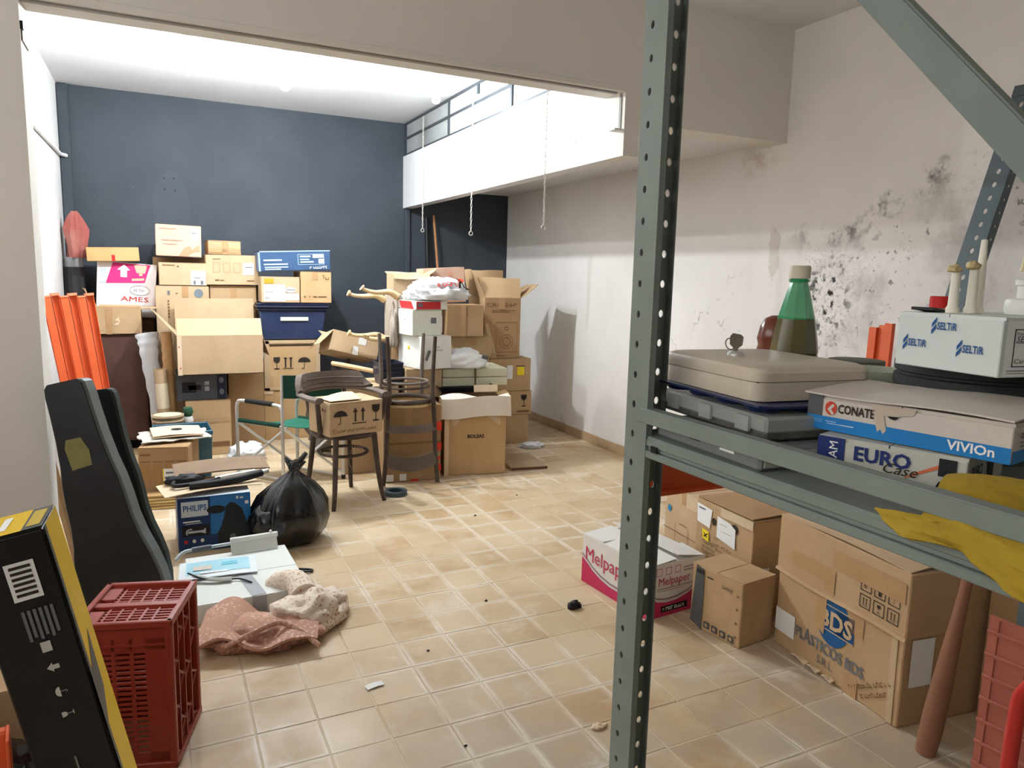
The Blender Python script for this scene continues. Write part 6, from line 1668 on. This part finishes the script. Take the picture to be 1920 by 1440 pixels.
# SELTIR box
SELW = pm('pale_mint_card', (206, 214, 210), rough=.5, var=.04, scale=6)
t = carton('seltir_box', 'white box printed SELTIR three times on the black lid', (1.012, .60), ZD + .1415, (.18, .154, .073), -7, SELW, tape=None, wob=.001)
for (u, v) in ((.08, .38), (.36, .72), (.62, .36)):
    write(t, 'l', 'SELTiR', u + .055, v, .0135, BLUE_INK, width=.029, off=.0016, bold=.0003)
    decal(t, 'l', [[(u, v + .02), (u + .045, v + .14), (u + .045, v + .22), (u, v + .10)], [(u, v - .10), (u + .045, v + .02), (u + .045, v + .10), (u, v - .02)]], BLUE_INK, 'stripe_logo', off=.0014)
decal(t, 'f', [R4(.03, .02, .97, .95)], PAPER, 'shipping_label', off=.0012); decal(t, 'f', [R4(.1, .80, .9, .815), R4(.1, .18, .9, .195), R4(.1, .18, .11, .815), R4(.89, .18, .9, .815), R4(.12, .58, .6, .59)], INK, 'label_frame', off=.0018)
write(t, 'f', 'Interruptor Mod.', .12, .71, .007, INK, width=.05, off=.002); write(t, 'f', 'SELTiR', .12, .60, .010, INK, width=.04, off=.002, shear=.2); write(t, 'f', 'Cant. 4', .12, .24, .008, INK, width=.035, off=.002); decal(t, 'f', [R4(.34, .38, .6, .54)], VIVB, 'blue_patch', off=.002)
decal(t, 'f', [R4(.06, .11, .6, .125), R4(.06, .07, .7, .08)], INK_GREY, 'small_print', off=.0018)
MB().box((-.05, .06, .0755), (.05, .03, .004), rot=(0, .1, .2)).build('black_scrap', BLACK, t)
# sealant nozzles and small bottles above it
NOZ = pm('ivory_nozzle', (226, 220, 204), rough=.5, var=.05); NOZ2 = pm('yellowed_nozzle', (206, 186, 138), rough=.6, var=.1)
ZS = ZD + .1415 + .0735
for (x, y, h, lb, cut) in ((.962, .632, .058, 'ivory sealant nozzle with a curled yellow tip, leftmost on the SELTIR box', 1), (.984, .622, .062, 'ivory sealant nozzle with blunt tip, middle on the SELTIR box', 1), (1.008, .628, .098, 'tall slim white sealant nozzle on the SELTIR box', 0)):
    t = thing('sealant_nozzle', lb, 'nozzle', (x, y, ZS), group='sealant nozzles')
    MB().lathe([(.0085, 0), (.0085, .006), (.0065, .010), (.006, h * .5), (.004 if not cut else .0055, h), (.002 if not cut else .004, h + .001)], 16).build('cone', NOZ, t, smooth=True)
    if cut: crumple('crust', NOZ2, t, (.022, .012, .012), x * 9, amp=.7, sub=3, loc=(-.003, 0, h - .004))
t = thing('small_bottle', 'small white bottle with red cap behind the SELTIR box', 'bottle', (1.185, .80, ZD)); MB().lathe([(.03, 0), (.032, .01), (.032, .18), (.028, .20), (.016, .212), (.014, .214)], 22).build('body', WHITE_PLASTIC, t, smooth=.6); MB().lathe([(.0165, .2145), (.0165, .232), (.015, .234)], 20).build('cap', RED_INK, t, smooth=.5)
t = thing('small_bottle', 'white ribbed container standing right on the SELTIR box', 'bottle', (1.045, .585, ZS)); MB().lathe([(.024, 0), (.026, .004), (.026, .016), (.024, .020), (.013, .022), (.013, .038), (.016, .039), (.016, .046), (.012, .047)], 20).build('body', WHITE_PLASTIC, t, smooth=.5)
t = thing('caulking_gun', 'cream and orange hand tool standing at the right edge on the SELTIR box', 'tool', (1.085, .60, ZS)); CREAMP = pm('cream_plastic', (222, 212, 170), rough=.5)
tb(t, 'orange_grip', [(0, 0, .0), (-.008, .004, .03), (-.002, 0, .06)], (.011, .008), pm('amber_plastic', (232, 160, 40), rough=.4), 10, 5)
MB().prism([(-.02, .058), (.014, .056), (.016, .075), (.004, .092), (-.016, .088)], frame((0, 0, 0), (1, -1.4, 0), (0, 0, 1)), .008).build('jaw', CREAMP, t, bevel=.001); MB().prism([(-.02, .094), (.006, .097), (.02, .112), (.0, .122), (-.012, .114)], frame((0, 0, 0), (1, -1.4, 0), (0, 0, 1)), .008).build('jaw', CREAMP, t, bevel=.001)
for z_ in (.076, .106): MB().lathe([(.004, 0), (.004, .003)], 12, mat=Matrix.Rotation(PI / 2, 3, 'X'), c=(-.004, -.005, z_)).build('rivet', BLACK, t)
# yellow cloth hanging over the deck edge
YEL = pm('yellow_cloth', (168, 140, 44), rough=.9, var=.15, scale=9, bump=.4, bscale=50)
t = thing('dust_cloth', 'yellow cleaning cloth hanging over the rack edge', 'cloth', (.70, .38, ZD))
def cloth(u, v):
    y = .10 - .26 * u + .018 * math.sin(v * 9) * (1 - u)
    wav = .012 * math.sin(u * 11 + v * 3) + .008 * math.sin(u * 23 + 1)
    if v < .45:
        q = v / .45
        return (.16 - .152 * q, y, .010 + .03 * abs(math.sin(u * 6 + q * 2)) * (1 - q * .3) + .05 * q * (1 - q))
    q = (v - .45) / .55
    drop = (.008 + .030 * min(1, u * 1.8) ** .8 + .006 * math.sin(u * 14)) * q
    return (.006 - .016 * math.sin(min(1, q * 1.2) * PI / 2) - .006 + wav * q * .6 - .010 * abs(noise.noise(Vector((u * 9, v * 7, 4)))), y + .02 * q * (1 - u), .018 - drop + .004 * math.sin(u * 9))
MB().sheet(cloth, 40, 24, .0025).build('cloth', YEL, t, smooth=True)
